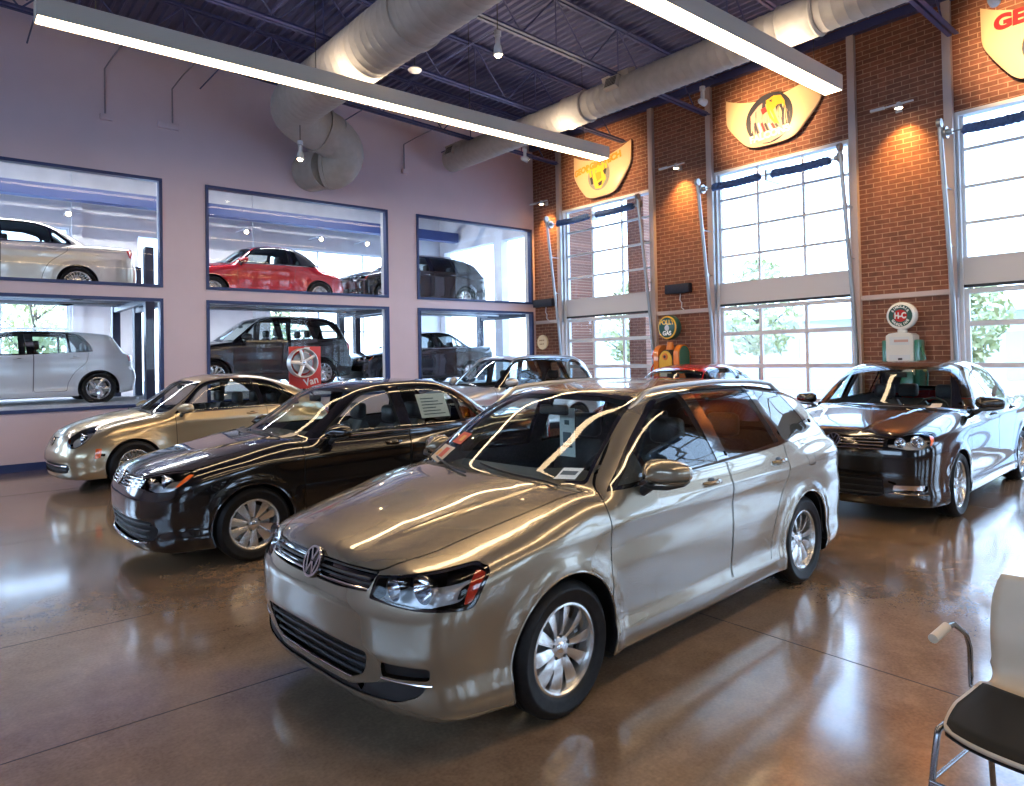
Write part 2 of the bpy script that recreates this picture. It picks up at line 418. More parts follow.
def carve(S, regions, dx=.035, step=.03):
    """mesh half the body, cut it along every region outline, sort faces by region"""
    D = S.D; L = D['L']; zs = D.get('zs', .6); xs0 = D.get('xs0', .75); xs1 = L-D.get('xs1', .7)
    H = D['H']; Wd = max(S.W.Y)
    dirs = [(y, .15-zs) for y in np.linspace(0, Wd, 10)[:-1]]
    dirs += [(Wd, z-zs) for z in np.arange(.15, D['zbelt'], step)]
    tw = Wd-.27
    dirs += [(Wd+(tw-Wd)*t, D['zbelt']+(H-.06-D['zbelt'])*t-zs) for t in np.linspace(0, 1, int(.52/step))]
    dirs += [(y, H-zs) for y in np.linspace(tw-.03, 0, int(.62/(step*1.3)))]
    dirs = np.array(dirs); dn = dirs/np.linalg.norm(dirs, axis=1, keepdims=True)
    O = []; T = []; nd = len(dirs)
    na = int(26*.03/step)
    rows = [('f', t) for t in np.linspace(0, pi/2, na)[1:-1]]+[('s', x) for x in np.linspace(xs0, xs1, int((xs1-xs0)/dx))]+[('r', t) for t in np.linspace(pi/2, 0, na)[1:-1]]
    for k, t in rows:
        if k == 's': O += [(t, 0, zs)]*nd; T += [(t, 2*a, zs+2*b) for a, b in dn]
        else:
            sg = -1 if k == 'f' else 1; x = xs0 if k == 'f' else xs1
            O += [(x, 0, zs)]*nd; T += [(x+sg*2*cos(t), 2*a*sin(t), zs+2*b*sin(t)) for a, b in dn]
    V = S.cast(np.array(O), np.array(T)); m = len(rows)
    V[:, 1] = np.where(np.abs(V[:, 1]) < 1e-4, 0, V[:, 1])
    pf = S.cast([(xs0, 0, zs)], [(xs0-2, 0, zs)])[0]; pr = S.cast([(xs1, 0, zs)], [(xs1+2, 0, zs)])[0]
    bm = bmesh.new(); bv = [bm.verts.new(v) for v in V]; vf = bm.verts.new(pf); vr = bm.verts.new(pr)
    for i in range(m-1):
        for j in range(nd-1):
            a = i*nd+j; q = (bv[a], bv[a+nd], bv[a+nd+1], bv[a+1])
            if (q[0].co-q[3].co).length < 1e-6 and (q[1].co-q[2].co).length < 1e-6: continue
            bm.faces.new(q)
    for j in range(nd-1):
        bm.faces.new((vf, bv[j], bv[j+1])); bm.faces.new((vr, bv[(m-1)*nd+j+1], bv[(m-1)*nd+j]))
    for R in regions:
        U, Vv, Dr = PROJ(R['proj']); poly = R['poly']; u0, u1, v0, v1 = pbox(poly); cond = R['cond']
        UV = Vector(U), Vector(Vv)
        loc = set()
        for f in bm.faces:
            c = f.calc_center_median()
            if not cond(c): continue
            cu = c.dot(UV[0]); cv = c.dot(UV[1])
            if u0-.12 < cu < u1+.12 and v0-.12 < cv < v1+.12: loc.add(f)
        n = len(poly)
        for i in range(n):
            p = poly[i-1]; q = poly[i]; du, dv = q[0]-p[0], q[1]-p[1]; l = math.hypot(du, dv)
            if l < 1e-5: continue
            a0, a1 = min(p[0], q[0])-.002, max(p[0], q[0])+.002; b0, b1 = min(p[1], q[1])-.002, max(p[1], q[1])+.002
            co = UV[0]*p[0]+UV[1]*p[1]; no = (UV[0]*(-dv)+UV[1]*du)/l
            sel = []
            for f in loc:
                if not f.is_valid: continue
                us = [v.co.dot(UV[0]) for v in f.verts]
                if max(us) < a0 or min(us) > a1: continue
                vs = [v.co.dot(UV[1]) for v in f.verts]
                if max(vs) < b0 or min(vs) > b1: continue
                sel.append(f)
            if not sel: continue
            ge = set(sel)
            for f in sel: ge.update(f.edges); ge.update(f.verts)
            r = bmesh.ops.bisect_plane(bm, geom=list(ge), dist=3e-4, plane_co=co, plane_no=no)
            loc = {f for f in loc if f.is_valid}
            for g in r['geom']:
                if isinstance(g, bmesh.types.BMFace): loc.add(g)
            for g in r['geom_cut']:
                if isinstance(g, bmesh.types.BMVert): loc.update(g.link_faces)
    bm.verts.index_update()
    V = np.array([v.co for v in bm.verts]); F = [[v.index for v in f.verts] for f in bm.faces]; bm.free()
    N_ = S.grad(V)
    # pull cut points onto the surface
    fv = S.f(V); sh = np.clip(fv, -.01, .01)[:, None]*N_*.9; sh[np.abs(V[:, 1]) < 1e-5, 1] = 0; V = V-sh
    N_ = S.grad(V); N_[np.abs(V[:, 1]) < 1e-5, 1] *= 0
    def cen(f):          # area weighted centre
        p = V[f]; a = p[0]; cr = np.cross(p[1:-1]-a, p[2:]-a); w = np.linalg.norm(cr, axis=1); t = (a+p[1:-1]+p[2:])/3
        return (t*w[:, None]).sum(0)/w.sum() if w.sum() > 1e-12 else p.mean(0)
    C = np.array([cen(f) for f in F]); CN = S.grad(C)
    # faces folded or seen end on keep the winding that agrees with the field
    W_ = []
    for f, c in zip(F, CN):
        a = np.cross(V[f[1]]-V[f[0]], V[f[2]]-V[f[1]])
        if len(f) > 3: a = a+np.cross(V[f[3]]-V[f[2]], V[f[0]]-V[f[3]])
        W_.append(f if a @ c > 0 else f[::-1])
    reg = np.full(len(F), -1); 
    for i, R in enumerate(regions):
        U, Vv, Dr = PROJ(R['proj']); u = C @ U; v = C @ Vv
        ok = inpoly(u, v, R['poly']); 
        if R.get('facing', .0) is not None: ok &= (CN @ Dr) > R.get('facing', .0)
        idx = np.where(ok)[0]; cond = R['cond']
        for k in idx:
            if cond(Vector(C[k])): reg[k] = i
    return V, N_, W_, C, CN, reg

def sub(V, N_, F, sel, off=0., mirror=False, both=False, flip=False):
    """faces sel -> compact verts, faces, normals (optionally mirrored / both halves)"""
    outV, outN, outF = [], [], []
    for mir in ((False, True) if both else (mirror,)):
        ids = {}; base = len(outV)
        for k in sel:
            f = F[k]; g = []
            for i in f:
                if i not in ids:
                    ids[i] = len(outV); p = V[i]-N_[i]*off; n = N_[i]
                    if mir: p = p*[1, -1, 1]; n = n*[1, -1, 1]
                    if flip: n = -n
                    outV.append(p); outN.append(n)
                g.append(ids[i])
            if mir != flip: g = g[::-1]
            outF.append(g)
    return outV, outF, outN
def offset_poly(poly, d):
    P = [np.array(p, float) for p in poly]; n = len(P); out = []
    area = sum(P[i-1][0]*P[i][1]-P[i][0]*P[i-1][1] for i in range(n)); sg = 1 if area > 0 else -1
    for i in range(n):
        a = P[i]-P[i-1]; b = P[(i+1) % n]-P[i]; a = a/max(np.linalg.norm(a), 1e-9); b = b/max(np.linalg.norm(b), 1e-9)
        na = np.array([a[1], -a[0]]); nb = np.array([b[1], -b[0]]); m = na+nb; l = np.linalg.norm(m)
        m = m/l if l > 1e-6 else na; c = max(m @ na, .5); out.append(tuple(P[i]+m*sg*d/c))
    return out

def wheel_mesh(root, name, R, rimR, style, W=.205, n_seg=64):
    """a wheel about the y axis, outer face towards +y; returns the rim object"""
    def tyre():
        m = MB(); w = W/2; r0 = rimR-.004
        prof = [(r0, -w*.80), (r0+.012, -w*.93), ((r0+R)/2, -w), (R-.028, -w*.96), (R-.010, -w*.84), (R-.001, -w*.66),
                (R, -w*.45), (R-.007, -w*.43), (R-.007, -w*.37), (R, -w*.35), (R, -w*.06), (R-.007, -w*.04), (R-.007, w*.04), (R, w*.06),
                (R, w*.35), (R-.007, w*.37), (R-.007, w*.43), (R, w*.45), (R-.001, w*.66), (R-.010, w*.84), (R-.028, w*.96), ((r0+R)/2+.020, w*1.0), ((r0+R)/2+.016, w*1.02), ((r0+R)/2+.008, w*1.02), ((r0+R)/2+.004, w*.995), (r0+.022, w*.97), (r0+.012, w*.93), (r0, w*.80)]
        m.lathe(prof, 'y', n_seg); return m
    f = W/2*.72
    m = MB()
    m.lathe([(rimR-.002, f+.012), (rimR-.012, f+.014), (rimR-.020, f+.004), (rimR-.030, f-.03), (rimR-.034, -W*.35), (rimR-.004, -W*.42), (rimR+.004, -W*.4), (rimR+.0, f)], 'y', n_seg, close=True)
    n = style['n']; hub = style.get('hub', .062); dep = f-style.get('dish', .022)
    for k in range(n):
        a0 = 2*pi*(k+.25)/n+((-1)**k)*style.get('pair', 0)
        wi, wo, tw = style['wi'], style['wo'], style.get('twist', 0)
        rows = []
        for t in (0, .25, .5, .75, 1):
            r = hub*.75+(rimR-.018-hub*.75)*t; w = wi+(wo-wi)*t; ang = a0+tw*t
            y = dep+(.012)*math.sin(pi*t)*0+t*.010+style.get('bulge', .008)*math.sin(pi*t)
            c, s_ = cos(ang), sin(ang)
            def pt(q, yy): return (r*c-q*s_, yy, r*s_+q*c)
            rg = style.get('ridge', .006)
            rows.append([pt(-w/2, y+.003), pt(-w*.05, y-.001+rg), pt(w/2, y-.012), pt(w/2*.8, y-.03), pt(-w/2*.8, y-.03)])
        V = [p for r_ in rows for p in r_]; F = []
        for i in range(4):
            for j in range(5): F.append((i*5+j, i*5+(j+1) % 5, (i+1)*5+(j+1) % 5, (i+1)*5+j))
        m.add(V, F)
    m.lathe([(0, dep+.006), (hub*.5, dep+.006), (hub*.9, dep+.002), (hub, dep-.006), (hub, dep-.04), (0, dep-.04)], 'y', 32)
    o = m.build(name, style.get('mat', 'alloy'), root, autos=22)
    ty = tyre().build('tire', 'rubber', o, autos=40)
    c = MB().lathe([(0, dep+.012), (.018, dep+.013), (.026, dep+.010), (.030, dep+.004), (.030, dep-.01)], 'y', 24)
    badge = MB(); emblem(badge, basis((0, dep+.0145, 0), (-1, 0, 0), (0, 0, 1)), .025, .0015)
    c.V += []; cap = c.build('hub_cap', 'chrome', o, autos=40); 
    b = MB()
    for k in range(5):
        a = 2*pi*(k+.5)/5; x, z = .055*cos(a)*hub/.062, .055*sin(a)*hub/.062
        b.cyl((x, dep-.02, z), (x, dep+.0065, z), .0085, n=8)
    b.build('lug_bolt', 'black', o, autos=40)
    MB().lathe([(.05, -.012), (rimR*.72, -.012), (rimR*.72, .004), (.07, .004), (.05, .02)], 'y', 40).build('brake_disc', 'disc', o, autos=40)
    return o

def emblem(mb, M, r, t):
    """round badge: ring with a V over a W; drawn in the local xy plane"""
    V = []; n = 40; F = []
    for i in range(n):
        a = 2*pi*i/n
        for q, z in ((r, 0), (r, t), (r*.86, t), (r*.86, 0)): V.append(M @ Vector((q*cos(a), q*sin(a), z)))
    for i in range(n):
        for k in range(4): F.append((i*4+k, ((i+1) % n)*4+k, ((i+1) % n)*4+(k+1) % 4, i*4+(k+1) % 4))
    mb.add(V, F)
    def stroke(p, q, w):
        p = Vector((*p, 0))*r; q = Vector((*q, 0))*r; d = (q-p).normalized(); s = Vector((-d.y, d.x, 0))*w*r/2
        mb.prism([M @ (p+s), M @ (q+s), M @ (q-s), M @ (p-s)], (M.to_3x3() @ Vector((0, 0, t*.9))))
    for sx in (-1, 1):
        stroke((sx*.36, .80), (sx*.02, .10), .15)
        stroke((sx*.72, .52), (sx*.36, -.74), .15)
        stroke((sx*.36, -.74), (sx*.04, -.02), .15)

def seat(mb, x, y, z, w=.5, back=.62, rec=.32, head=True):
    """bucket seat facing -x"""
    def pad(p, q, t, w0, w1, bul):
        p = Vector(p); q = Vector(q); d = (q-p); n = 7; rows = []
        ln = Vector((-d.z, 0, d.x)).normalized()
        V = []; F = []
        for i in range(n):
            s = i/(n-1); c = p+d*s; ww = (w0+(w1-w0)*s)/2*(1-.25*max(0, abs(2*s-1)-.75)/.25)
            tt = t*(1-.6*max(0, abs(2*s-1)-.7)/.3)
            for u, v in ((-1, -1), (-1.03, 0), (-.96, 1.15), (-.72, 1.35), (-.5, .9), (0, .78), (.5, .9), (.72, 1.35), (.96, 1.15), (1.03, 0), (1, -1), (0, -1.1)):
                V.append(c+Vector((0, u*ww, 0))+ln*(-v*tt/2 if bul else v*tt/2))
        for i in range(n-1):
            for k in range(12): F.append((i*12+k, i*12+(k+1) % 12, (i+1)*12+(k+1) % 12, (i+1)*12+k))
        F += [tuple(range(12))[::-1], tuple(range((n-1)*12, n*12))]
        mb.add([tuple(v) for v in V], F)
    pad((x, y, z), (x-.5, y, z+.06), .15, w, w*.98, True)
    bx = x+back*math.sin(rec); bz = z+.06+back*cos(rec)
    pad((x+.02, y, z+.02), (bx, y, bz), .13, w, w*.86, False)
    if head:
        mb.tube([(bx-.005, y-.06, bz-.05), (bx+.01, y-.06, bz+.1)], .007, 6); mb.tube([(bx-.005, y+.06, bz-.05), (bx+.01, y+.06, bz+.1)], .007, 6)
        mb.box((bx-.055, y-.125, bz+.02), (bx+.055, y+.125, bz+.20), .04)

def part(parent, name, mb, m, autos=40, label=None):
    o = mb.build(name, m, parent, autos=autos)
    if label: o['label'] = label
    return o

def build_car(D, name, paintm, label, cat, loc=(0, 0, 0), rz=0., group=None, lod=1., opts=None):
    opts = opts or {}
    S = Shape(D); L = D['L']; fa, ra, hz, Ra = D['fa'], D['ra'], D['hz'], D['Ra']
    root = empty(name, loc, rz, label=label, cat=cat, group=group)
    xm = D['xm']
    side = lambda c: c.y > .35
    regs = []
    def R(name, proj, poly, cond, mat_, seam=0., off=0., pair=False, facing=.0, parent=None, kind='surf'):
        if seam:
            regs.append(dict(name='seam', proj=proj, poly=offset_poly(poly, seam/2), cond=cond, mat='seam', off=.010, pair=False, facing=facing, kind='seam', parent=None))
            poly = offset_poly(poly, -seam/2)
        regs.append(dict(name=name, proj=proj, poly=poly, cond=cond, mat=mat_, off=off, pair=pair, facing=facing, kind=kind, parent=parent))
    for r in D['regions']:
        r = dict(r); mm = r.pop('mat'); mm = paintm if mm == 'paint' else mm
        if opts.get('mats') and r['name'] in opts['mats']: mm = opts['mats'][r['name']]
        if lod > 1.3: r['seam'] = r.get('seam', 0) and .008
        c = r.pop('cond', None)
        if c is None:
            p = r['proj']
            c = side if p == 'side' else (lambda q: q.x < 1.35) if p == 'front' else (lambda q: q.x > L-1.3) if p == 'rear' else (lambda q: q.z > .5) if p == 'top' else ((lambda q: q.x < 1.) if p < 90 else (lambda q: q.x > L-.9))
        R(r.pop('name'), r.pop('proj'), r.pop('poly'), c, mm, **r)
    circ = lambda cx, rr: [(cx+rr*cos(2*pi*i/40), hz+rr*sin(2*pi*i/40)) for i in range(40)]
    xx = np.linspace(-.2, L+.2, 30); zbx = D.get('zb', .17)+D.get('zbr', .06)*sstep(L-.8, L-.1, xx)+.014
    R('underbody', 'side', list(zip(xx, zbx))+[(L+.2, -.1), (-.2, -.1)], lambda c: c.z < .4, 'black', facing=None)
    for cx in (fa, ra):
        R('arch', 'side', circ(cx, Ra), lambda c: c.y > .50 and c.z < hz+Ra+.02, None, kind='cut', facing=None)
    V, N_, F, C, CN, reg = carve(S, regs, dx=.035*lod, step=.03*lod)
    # groups of faces that end in the same part
    body = np.where(reg < 0)[0]
    sh = (-L/2, 0, 0)
    def mk(nm, sel, mm, pr, off=0., mirror=False, both=False, flip=False, smooth=True):
        v, f, n = sub(V, N_, F, sel, off, mirror, both, flip)
        o = mesh_obj(nm, v, f, mm, pr, True, n)
        if pr is root: o.location = sh
        return o
    bodyo = mk('body', body, paintm, root, both=True)
    parts = {}
    byname = {}
    for i, r in enumerate(regs):
        if r['kind'] == 'cut': continue
        s_ = np.where(reg == i)[0]
        if len(s_): byname.setdefault((r['name'], str(r['mat']), r['off'], r['pair'], r['parent']), []).append((r, s_))
    order = sorted(byname.items(), key=lambda kv: kv[0][4] is not None)
    for (nm, _, off, pair, par), lst in order:
        sel = np.concatenate([s_ for r, s_ in lst]); mm = lst[0][0]['mat']
        for mir in ((False, True) if pair else (False,)):
            pr = root
            if par: pr = parts.get((par, mir)) or parts.get((par, False)) or root
            o = mk(nm, sel, mm, pr, off, mir, both=not pair)
            parts[(nm, mir)] = o
    for k in [k for k in parts if k[0] == 'headlight']:      # bowls behind the clear lens
        mir = k[1]; sel = [i for i in range(len(F)) if reg[i] >= 0 and regs[reg[i]]['name'] == 'headlight']
        pr = parts[k]
        o = mk('lamp_bucket', sel, 'bucket', pr, .085, mir)
        sg = -1 if mir else 1
        for (cx, cy, cz, rr, mt) in D.get('bowls', []):
            cx = S.at_front(cy, cz)[0][0]+.045
            m = MB(); m.lathe([(0, .02), (rr*.35, .018), (rr*.6, .0), (rr, -.05)], 'x', 28, (cx+.03, sg*cy, cz)); part(pr, 'reflector_bowl', m, 'bulbw')
            m = MB(); m.ball((cx-.0, sg*cy, cz), (rr*.33, rr*.42, rr*.42), 16, 10); part(pr, 'lamp_bulb', m, 'lens')
        for (pts, w, mt) in D.get('lampbars', []):
            P3 = []
            for (x_, z_) in pts:
                q = S.at_side(x_, z_)[0] if D.get('lb') == 'side' else S.at_front(x_, z_)[0]
                P3.append((q[0]+.02, sg*(q[1]-.004), q[2]))
            part(pr, 'lamp_trim', MB().tube(P3, w, 6), mt)
    # lining of the cabin, an inner shell that keeps the glazed openings free
    gl = {'windshield', 'rear_window', 'side_window'}
    x0, x1 = D['cab']
    nmreg = np.array([regs[i]['name'] if i >= 0 else '' for i in reg])
    ins = (C[:, 0] > x0) & (C[:, 0] < x1) & (C[:, 2] > .3) & ~np.isin(nmreg, list(gl)) & (nmreg != 'arch') & (nmreg != 'hood') & (nmreg != 'cowl') & ~((C[:, 2] < D['zbelt']+.02) & (C[:, 1] < .55))
    mk('cabin_lining', np.where(ins)[0], 'lining', root, .035, both=True, flip=True)
    # arch liners
    for cx in (fa, ra):
        for sg in (1, -1):
            A = [a for a in np.linspace(-40, 220, 53)*pi/180 if hz+Ra*sin(a) > D.get('zb', .17)+.012+(D.get('zbr', .06) if cx == ra and cos(a) > 0 else 0)]
            X = np.array([cx+Ra*cos(a) for a in A]); Z = np.array([hz+Ra*sin(a) for a in A])
            Y = S.at_side(X, Z)[:, 1]
            VV = []; FF = []
            for (x_, y_, z_, a) in zip(X, Y, Z, A):
                ux, uz = cos(a), sin(a)
                VV += [(x_, sg*(y_-.0005), z_), (x_+ux*.012, sg*(y_-.03), z_+uz*.012), (x_+ux*.03, sg*(y_-.06), z_+uz*.03), (x_+ux*.02, sg*.52, z_+uz*.02), (cx+ux*.1, sg*.51, hz+uz*.1)]
            for i in range(len(A)-1):
                for k in range(4): FF.append((i*5+k, i*5+k+1, (i+1)*5+k+1, (i+1)*5+k))
            o = mesh_obj('wheel_arch', VV, FF, 'black', root, True); o.location = sh
            if D.get('lip', True):
                pts = [(cx+(Ra+.002)*cos(a), sg*(y_-.003), hz+(Ra+.002)*sin(a)) for a, y_ in zip(A, Y)]
                o = part(root, 'arch_lip', MB().tube(pts, .006, 6), opts.get('lipmat', paintm)); o.location = sh
    # wheels
    st = opts.get('wheel', D['wheel']); proto = None
    for cx in (fa, ra):
        for sg in (1, -1):
            if proto is None:
                proto = wheel_mesh(root, 'wheel', D['wr'], D['rim'], st, D.get('tw', .205)); w = proto; kp = kids(proto)
            else:
                w = proto.copy(); COL.objects.link(w)
                for c in kp:
                    d = c.copy(); COL.objects.link(d); d.parent = w
            w.location = (cx-L/2, sg*(D['track']/2), hz)
            w.rotation_euler = (0, radians(opts.get('spin', 10)+40*(cx > 1.5)+20*(sg > 0)), 0 if sg > 0 else pi)
            if sg < 0 and cx == fa and opts.get('steer'): w.rotation_euler[2] += radians(opts['steer'])
            w['label'] = 'wheel with spoked rim and black tire'
    # seats, dash, wheel
    cab = D.get('cabin', {}); sx = cab.get('sx', 2.42); sz = cab.get('sz', .42)
    for y in (-.36, .36):
        m = MB(); seat(m, sx, y, sz, back=cab.get('back', .60)); o = part(root, 'seat', m, 'seatm', 50); o.location = sh
    if cab.get('rear', True):
        m = MB(); rx = cab.get('rx', sx+.85); seat(m, rx, -.32, sz+.03, .6, cab.get('back', .60)-.06, head=True); seat(m, rx, .32, sz+.03, .6, cab.get('back', .60)-.06, head=True)
        o = part(root, 'rear_bench', m, 'seatm', 50); o.location = sh
    m = MB(); dx = cab.get('dx', 1.45); dz = cab.get('dz', .93)
    rowsV = []; FF = []
    for i, y in enumerate(np.linspace(-.66, .66, 13)):
        e = .10*(y/.66)**2
        hmp = .035*math.exp(-((y+.36)/.2)**2)
        for (a, b) in ((-.30+e*2.2, -.03), (-.10+e, .0), (.18, .015+hmp), (.26, -.02+hmp), (.24, -.12), (.12, -.3), (-.1, -.45)):
            rowsV.append((dx+a, y, dz+b))
    for i in range(12):
        for k in range(6): FF.append((i*7+k, i*7+k+1, (i+1)*7+k+1, (i+1)*7+k))
    m.add(rowsV, FF); o = part(root, 'dashboard', m, 'dash', 50); o.location = sh
    m = MB(); cx_, cy_, cz_ = dx+.45, -.36, dz-.06; tl = radians(25)
    ring = [(cx_+.185*cos(a)*sin(tl), cy_+.185*sin(a), cz_+.185*cos(a)*cos(tl)) for a in np.linspace(0, 2*pi, 33)[:-1]]
    m.tube(ring, .014, 8, closed=True); m.tube([(cx_-.02, cy_-.17, cz_), (cx_-.03, cy_, cz_), (cx_-.02, cy_+.17, cz_)], .016, 6)
    m.ball((cx_-.02, cy_, cz_-.01), (.03, .06, .055), 12, 8); m.tube([(cx_-.03, cy_, cz_), (cx_-.3, cy_, cz_-.08)], .03, 8)
    o = part(root, 'steering_wheel', m, 'dash'); o.location = sh
    m = MB(); m.box((x0+.15, -.72, .30), (x1-.1, .72, .33)); o = part(root, 'cabin_floor', m, 'lining'); o.location = sh
    # rear view mirror inside
    q = S.at_top(D.get('rvx', 1.95), 0)[0]
    m = MB(); m.box((q[0]+.03, -.12, q[2]-.11), (q[0]+.06, .12, q[2]-.045), .012); m.tube([(q[0]+.04, 0, q[2]-.06), (q[0]+.0, 0, q[2]-.01)], .008, 6)
    o = part(root, 'rear_view_mirror', m, 'dash'); o.location = sh
    # door mirrors
    mx, my, mz, mw, mh, md = D['mirror']
    for sg in (1, -1):
        V2 = []; F2 = []; n = 20; rows = 9
        for i in range(rows):
            t = i/(rows-1)                      # from mirror face (rear) to nose (front)
            sc = [1, 1.03, 1.03, .98, .90, .78, .62, .4, .08][i]
            for k in range(n):
                a = 2*pi*k/n; ca, sa = cos(a), sin(a)
                ca = math.copysign(abs(ca)**.75, ca); sa = math.copysign(abs(sa)**.75, sa)
                yy = ca*mw/2*sc; taper = 1-.28*(ca*.5+.5)
                V2.append((mx-t*md+.02*ca, sg*(my+yy-(1-sc)*mw*.12), mz+sa*mh/2*sc*taper-(1-sc)*mh*.05))
        for i in range(rows-1):
            for k in range(n): F2.append((i*n+k, i*n+(k+1) % n, (i+1)*n+(k+1) % n, (i+1)*n+k))
        F2.append(tuple(range((rows-1)*n, rows*n)))
        m = MB().add(V2, F2); o = part(root, 'door_mirror', m, opts.get('mirmat', paintm), 60); o.location = sh
        g = MB().add([(v[0]-.008, v[1], v[2]) for v in V2[:n]], [tuple(range(n))]); part(o, 'mirror_glass', g, 'chrome', None)
        g = MB(); g.tube([(mx-md*.45, sg*(my-mw*.46), mz-mh*.50), (mx-md*.72, sg*(my-mw*.1), mz-mh*.47), (mx-md*.72, sg*(my+mw*.2), mz-mh*.42), (mx-md*.35, sg*(my+mw*.45), mz-mh*.32), (mx-.01, sg*(my+mw*.47), mz-mh*.25)], [.016, .017, .017, .014, .008], 8, flat=.7)
        yb = S.at_side(mx-.02, mz-mh*.75)[0][1]
        g.tube([(mx-md*.4, sg*(my-mw*.30), mz-mh*.46), (mx-.02-md*.3, sg*(yb-.01), mz-mh*.72)], [.022, .028], 8)
        part(o, 'mirror_base', g, 'black')
    # handles
    for (hx, hz_) in D['handles']:
        for sg in (1, -1):
            q = S.at_side([hx-.09, hx, hx+.09], hz_)
            P3 = [(p[0], sg*(p[1]+e), p[2]) for p, e in zip([q[0], q[0]+(q[1]-q[0])*.35, q[1], q[1]+(q[2]-q[1])*.65, q[2]], [-.004, .026, .032, .026, -.004])]
            o = part(root, 'door_handle', MB().tube(P3, [.010, .013, .014, .013, .010], 8, flat=1.), opts.get('handle', paintm)); o.location = sh
            m = MB(); m.ball((q[1][0], sg*(q[1][1]-.012), q[1][2]), (.062, .014, .026), 20, 8); part(o, 'handle_recess', m, 'black')
    # roof rails
    if 'rails' in D:
        xa, xb, yr = D['rails']
        for sg in (1, -1):
            X = np.linspace(xa, xb, 24); q = S.at_top(X, yr)
            P3 = []
            for i, p in enumerate(q):
                t = i/23; e = min(1, min(t, 1-t)/.10); e = e*e*(3-2*e)
                P3.append((p[0], sg*(yr-.004*0), p[2]-.012+.052*e))
            o = part(root, 'roof_rail', MB().tube(P3, [.013+.004*min(1, min(i, 23-i)/3) for i in range(24)], 8, flat=1.), opts.get('rail', 'railm')); o.location = sh
    # grille bars: front surface tubes
    gpar = parts.get(('grille', False), root); ipar = parts.get(('lower_intake', False), root)
    for (kind, ya, yb_, z0, z1, r_, mt, sink) in D.get('bars', []):
        Y = np.linspace(ya, yb_, 25); Z = z0+(z1-z0)*np.abs(Y)/max(abs(ya), abs(yb_))
        q = S.at_front(Y, Z)
        pr = {'g': gpar, 'i': ipar, 'b': bodyo}[kind]
        part(pr, {'g': 'grille_bar', 'i': 'intake_bar', 'b': 'trim_strip'}[kind], MB().tube([(p[0]+sink, p[1], p[2]) for p in q], r_, 8), paintm if mt == 'paint' else mt)
    for (pts, r_, mt, nm) in D.get('sidebars', []):
        X = np.array([p[0] for p in pts]); Z = np.array([p[1] for p in pts])
        t = np.linspace(0, 1, 40); tt = np.linspace(0, 1, len(X)); X = np.interp(t, tt, X); Z = np.interp(t, tt, Z)
        q = S.at_side(X, Z)
        for sg in (1, -1):
            o = part(root, nm, MB().tube([(p[0], sg*(p[1]-.001), p[2]) for p in q], r_, 6), opts.get('strip', mt)); o.location = sh
    # front badge
    if 'badge' in D:
        by, bz, br = D['badge']; p = S.at_front(by, bz)[0]; n = S.grad(np.array([p]))[0]; n = Vector((n[0], 0, n[2])).normalized()
        ex = Vector((0, -1, 0)); ey = n.cross(ex)
        M = basis(Vector(p)+n*.004, ex, ey)
        m = MB(); m.lathe([(0, .006), (br*.9, .004), (br*1.02, -.008)], 'z', 36); m.xf(M); o = part(root, 'badge_backing', m, 'gloss'); o.location = sh
        m = MB(); emblem(m, basis(Vector(p)+n*.008, ex, ey), br, .008); part(o, 'badge', m, 'chrome', 30, 'round chrome badge')
    if 'rbadge' in D:
        by, bz, br = D['rbadge']; p = S.at_rear(by, bz)[0]; n = Vector(S.grad(np.array([p]))[0])
        M = basis(Vector(p)+n*.004, (0, 1, 0), n.cross(Vector((0, 1, 0))))
        m = MB(); emblem(m, M, br, .008); o = part(root, 'badge', m, 'chrome', 30); o.location = sh
    # wipers
    if D.get('wipers', True):
        for (ya, yb_, za, zb_) in D.get('wip', [(-.62, -.02, .015, .06), (-.02, .5, .015, .05)]):
            Y = np.linspace(ya, yb_, 12); base = []
            for t, y in zip(np.linspace(0, 1, 12), Y):
                q = S.at_top(D['wx']+.12*t+D.get('gbf', .28)*y*y, y)[0]; base.append((q[0], y, q[2]+.012))
            o = part(root, 'wiper', MB().tube(base, .007, 6), 'black'); o.location = sh
    return root, S, parts
# ------------------------------------------------------------------ car specifications (metres, x back from the nose)
def mats_extra():
    mat('railm', (.42, .42, .42), .3, .9)
mats_extra()
ST10 = dict(n=10, wi=.030, wo=.068, twist=.03, hub=.06, ridge=.001, bulge=.010)
ST10P = dict(n=10, wi=.040, wo=.078, pair=.045, hub=.062, ridge=.002, bulge=.006)
ST5 = dict(n=5, wi=.085, wo=.062, hub=.07, ridge=.012, bulge=.012)
ST5D = dict(n=10, wi=.030, wo=.040, pair=.12, hub=.07, ridge=.004, bulge=.01, dish=.015)
STD = dict(n=24, wi=.012, wo=.030, hub=.115, ridge=.003, bulge=.004, dish=.004)

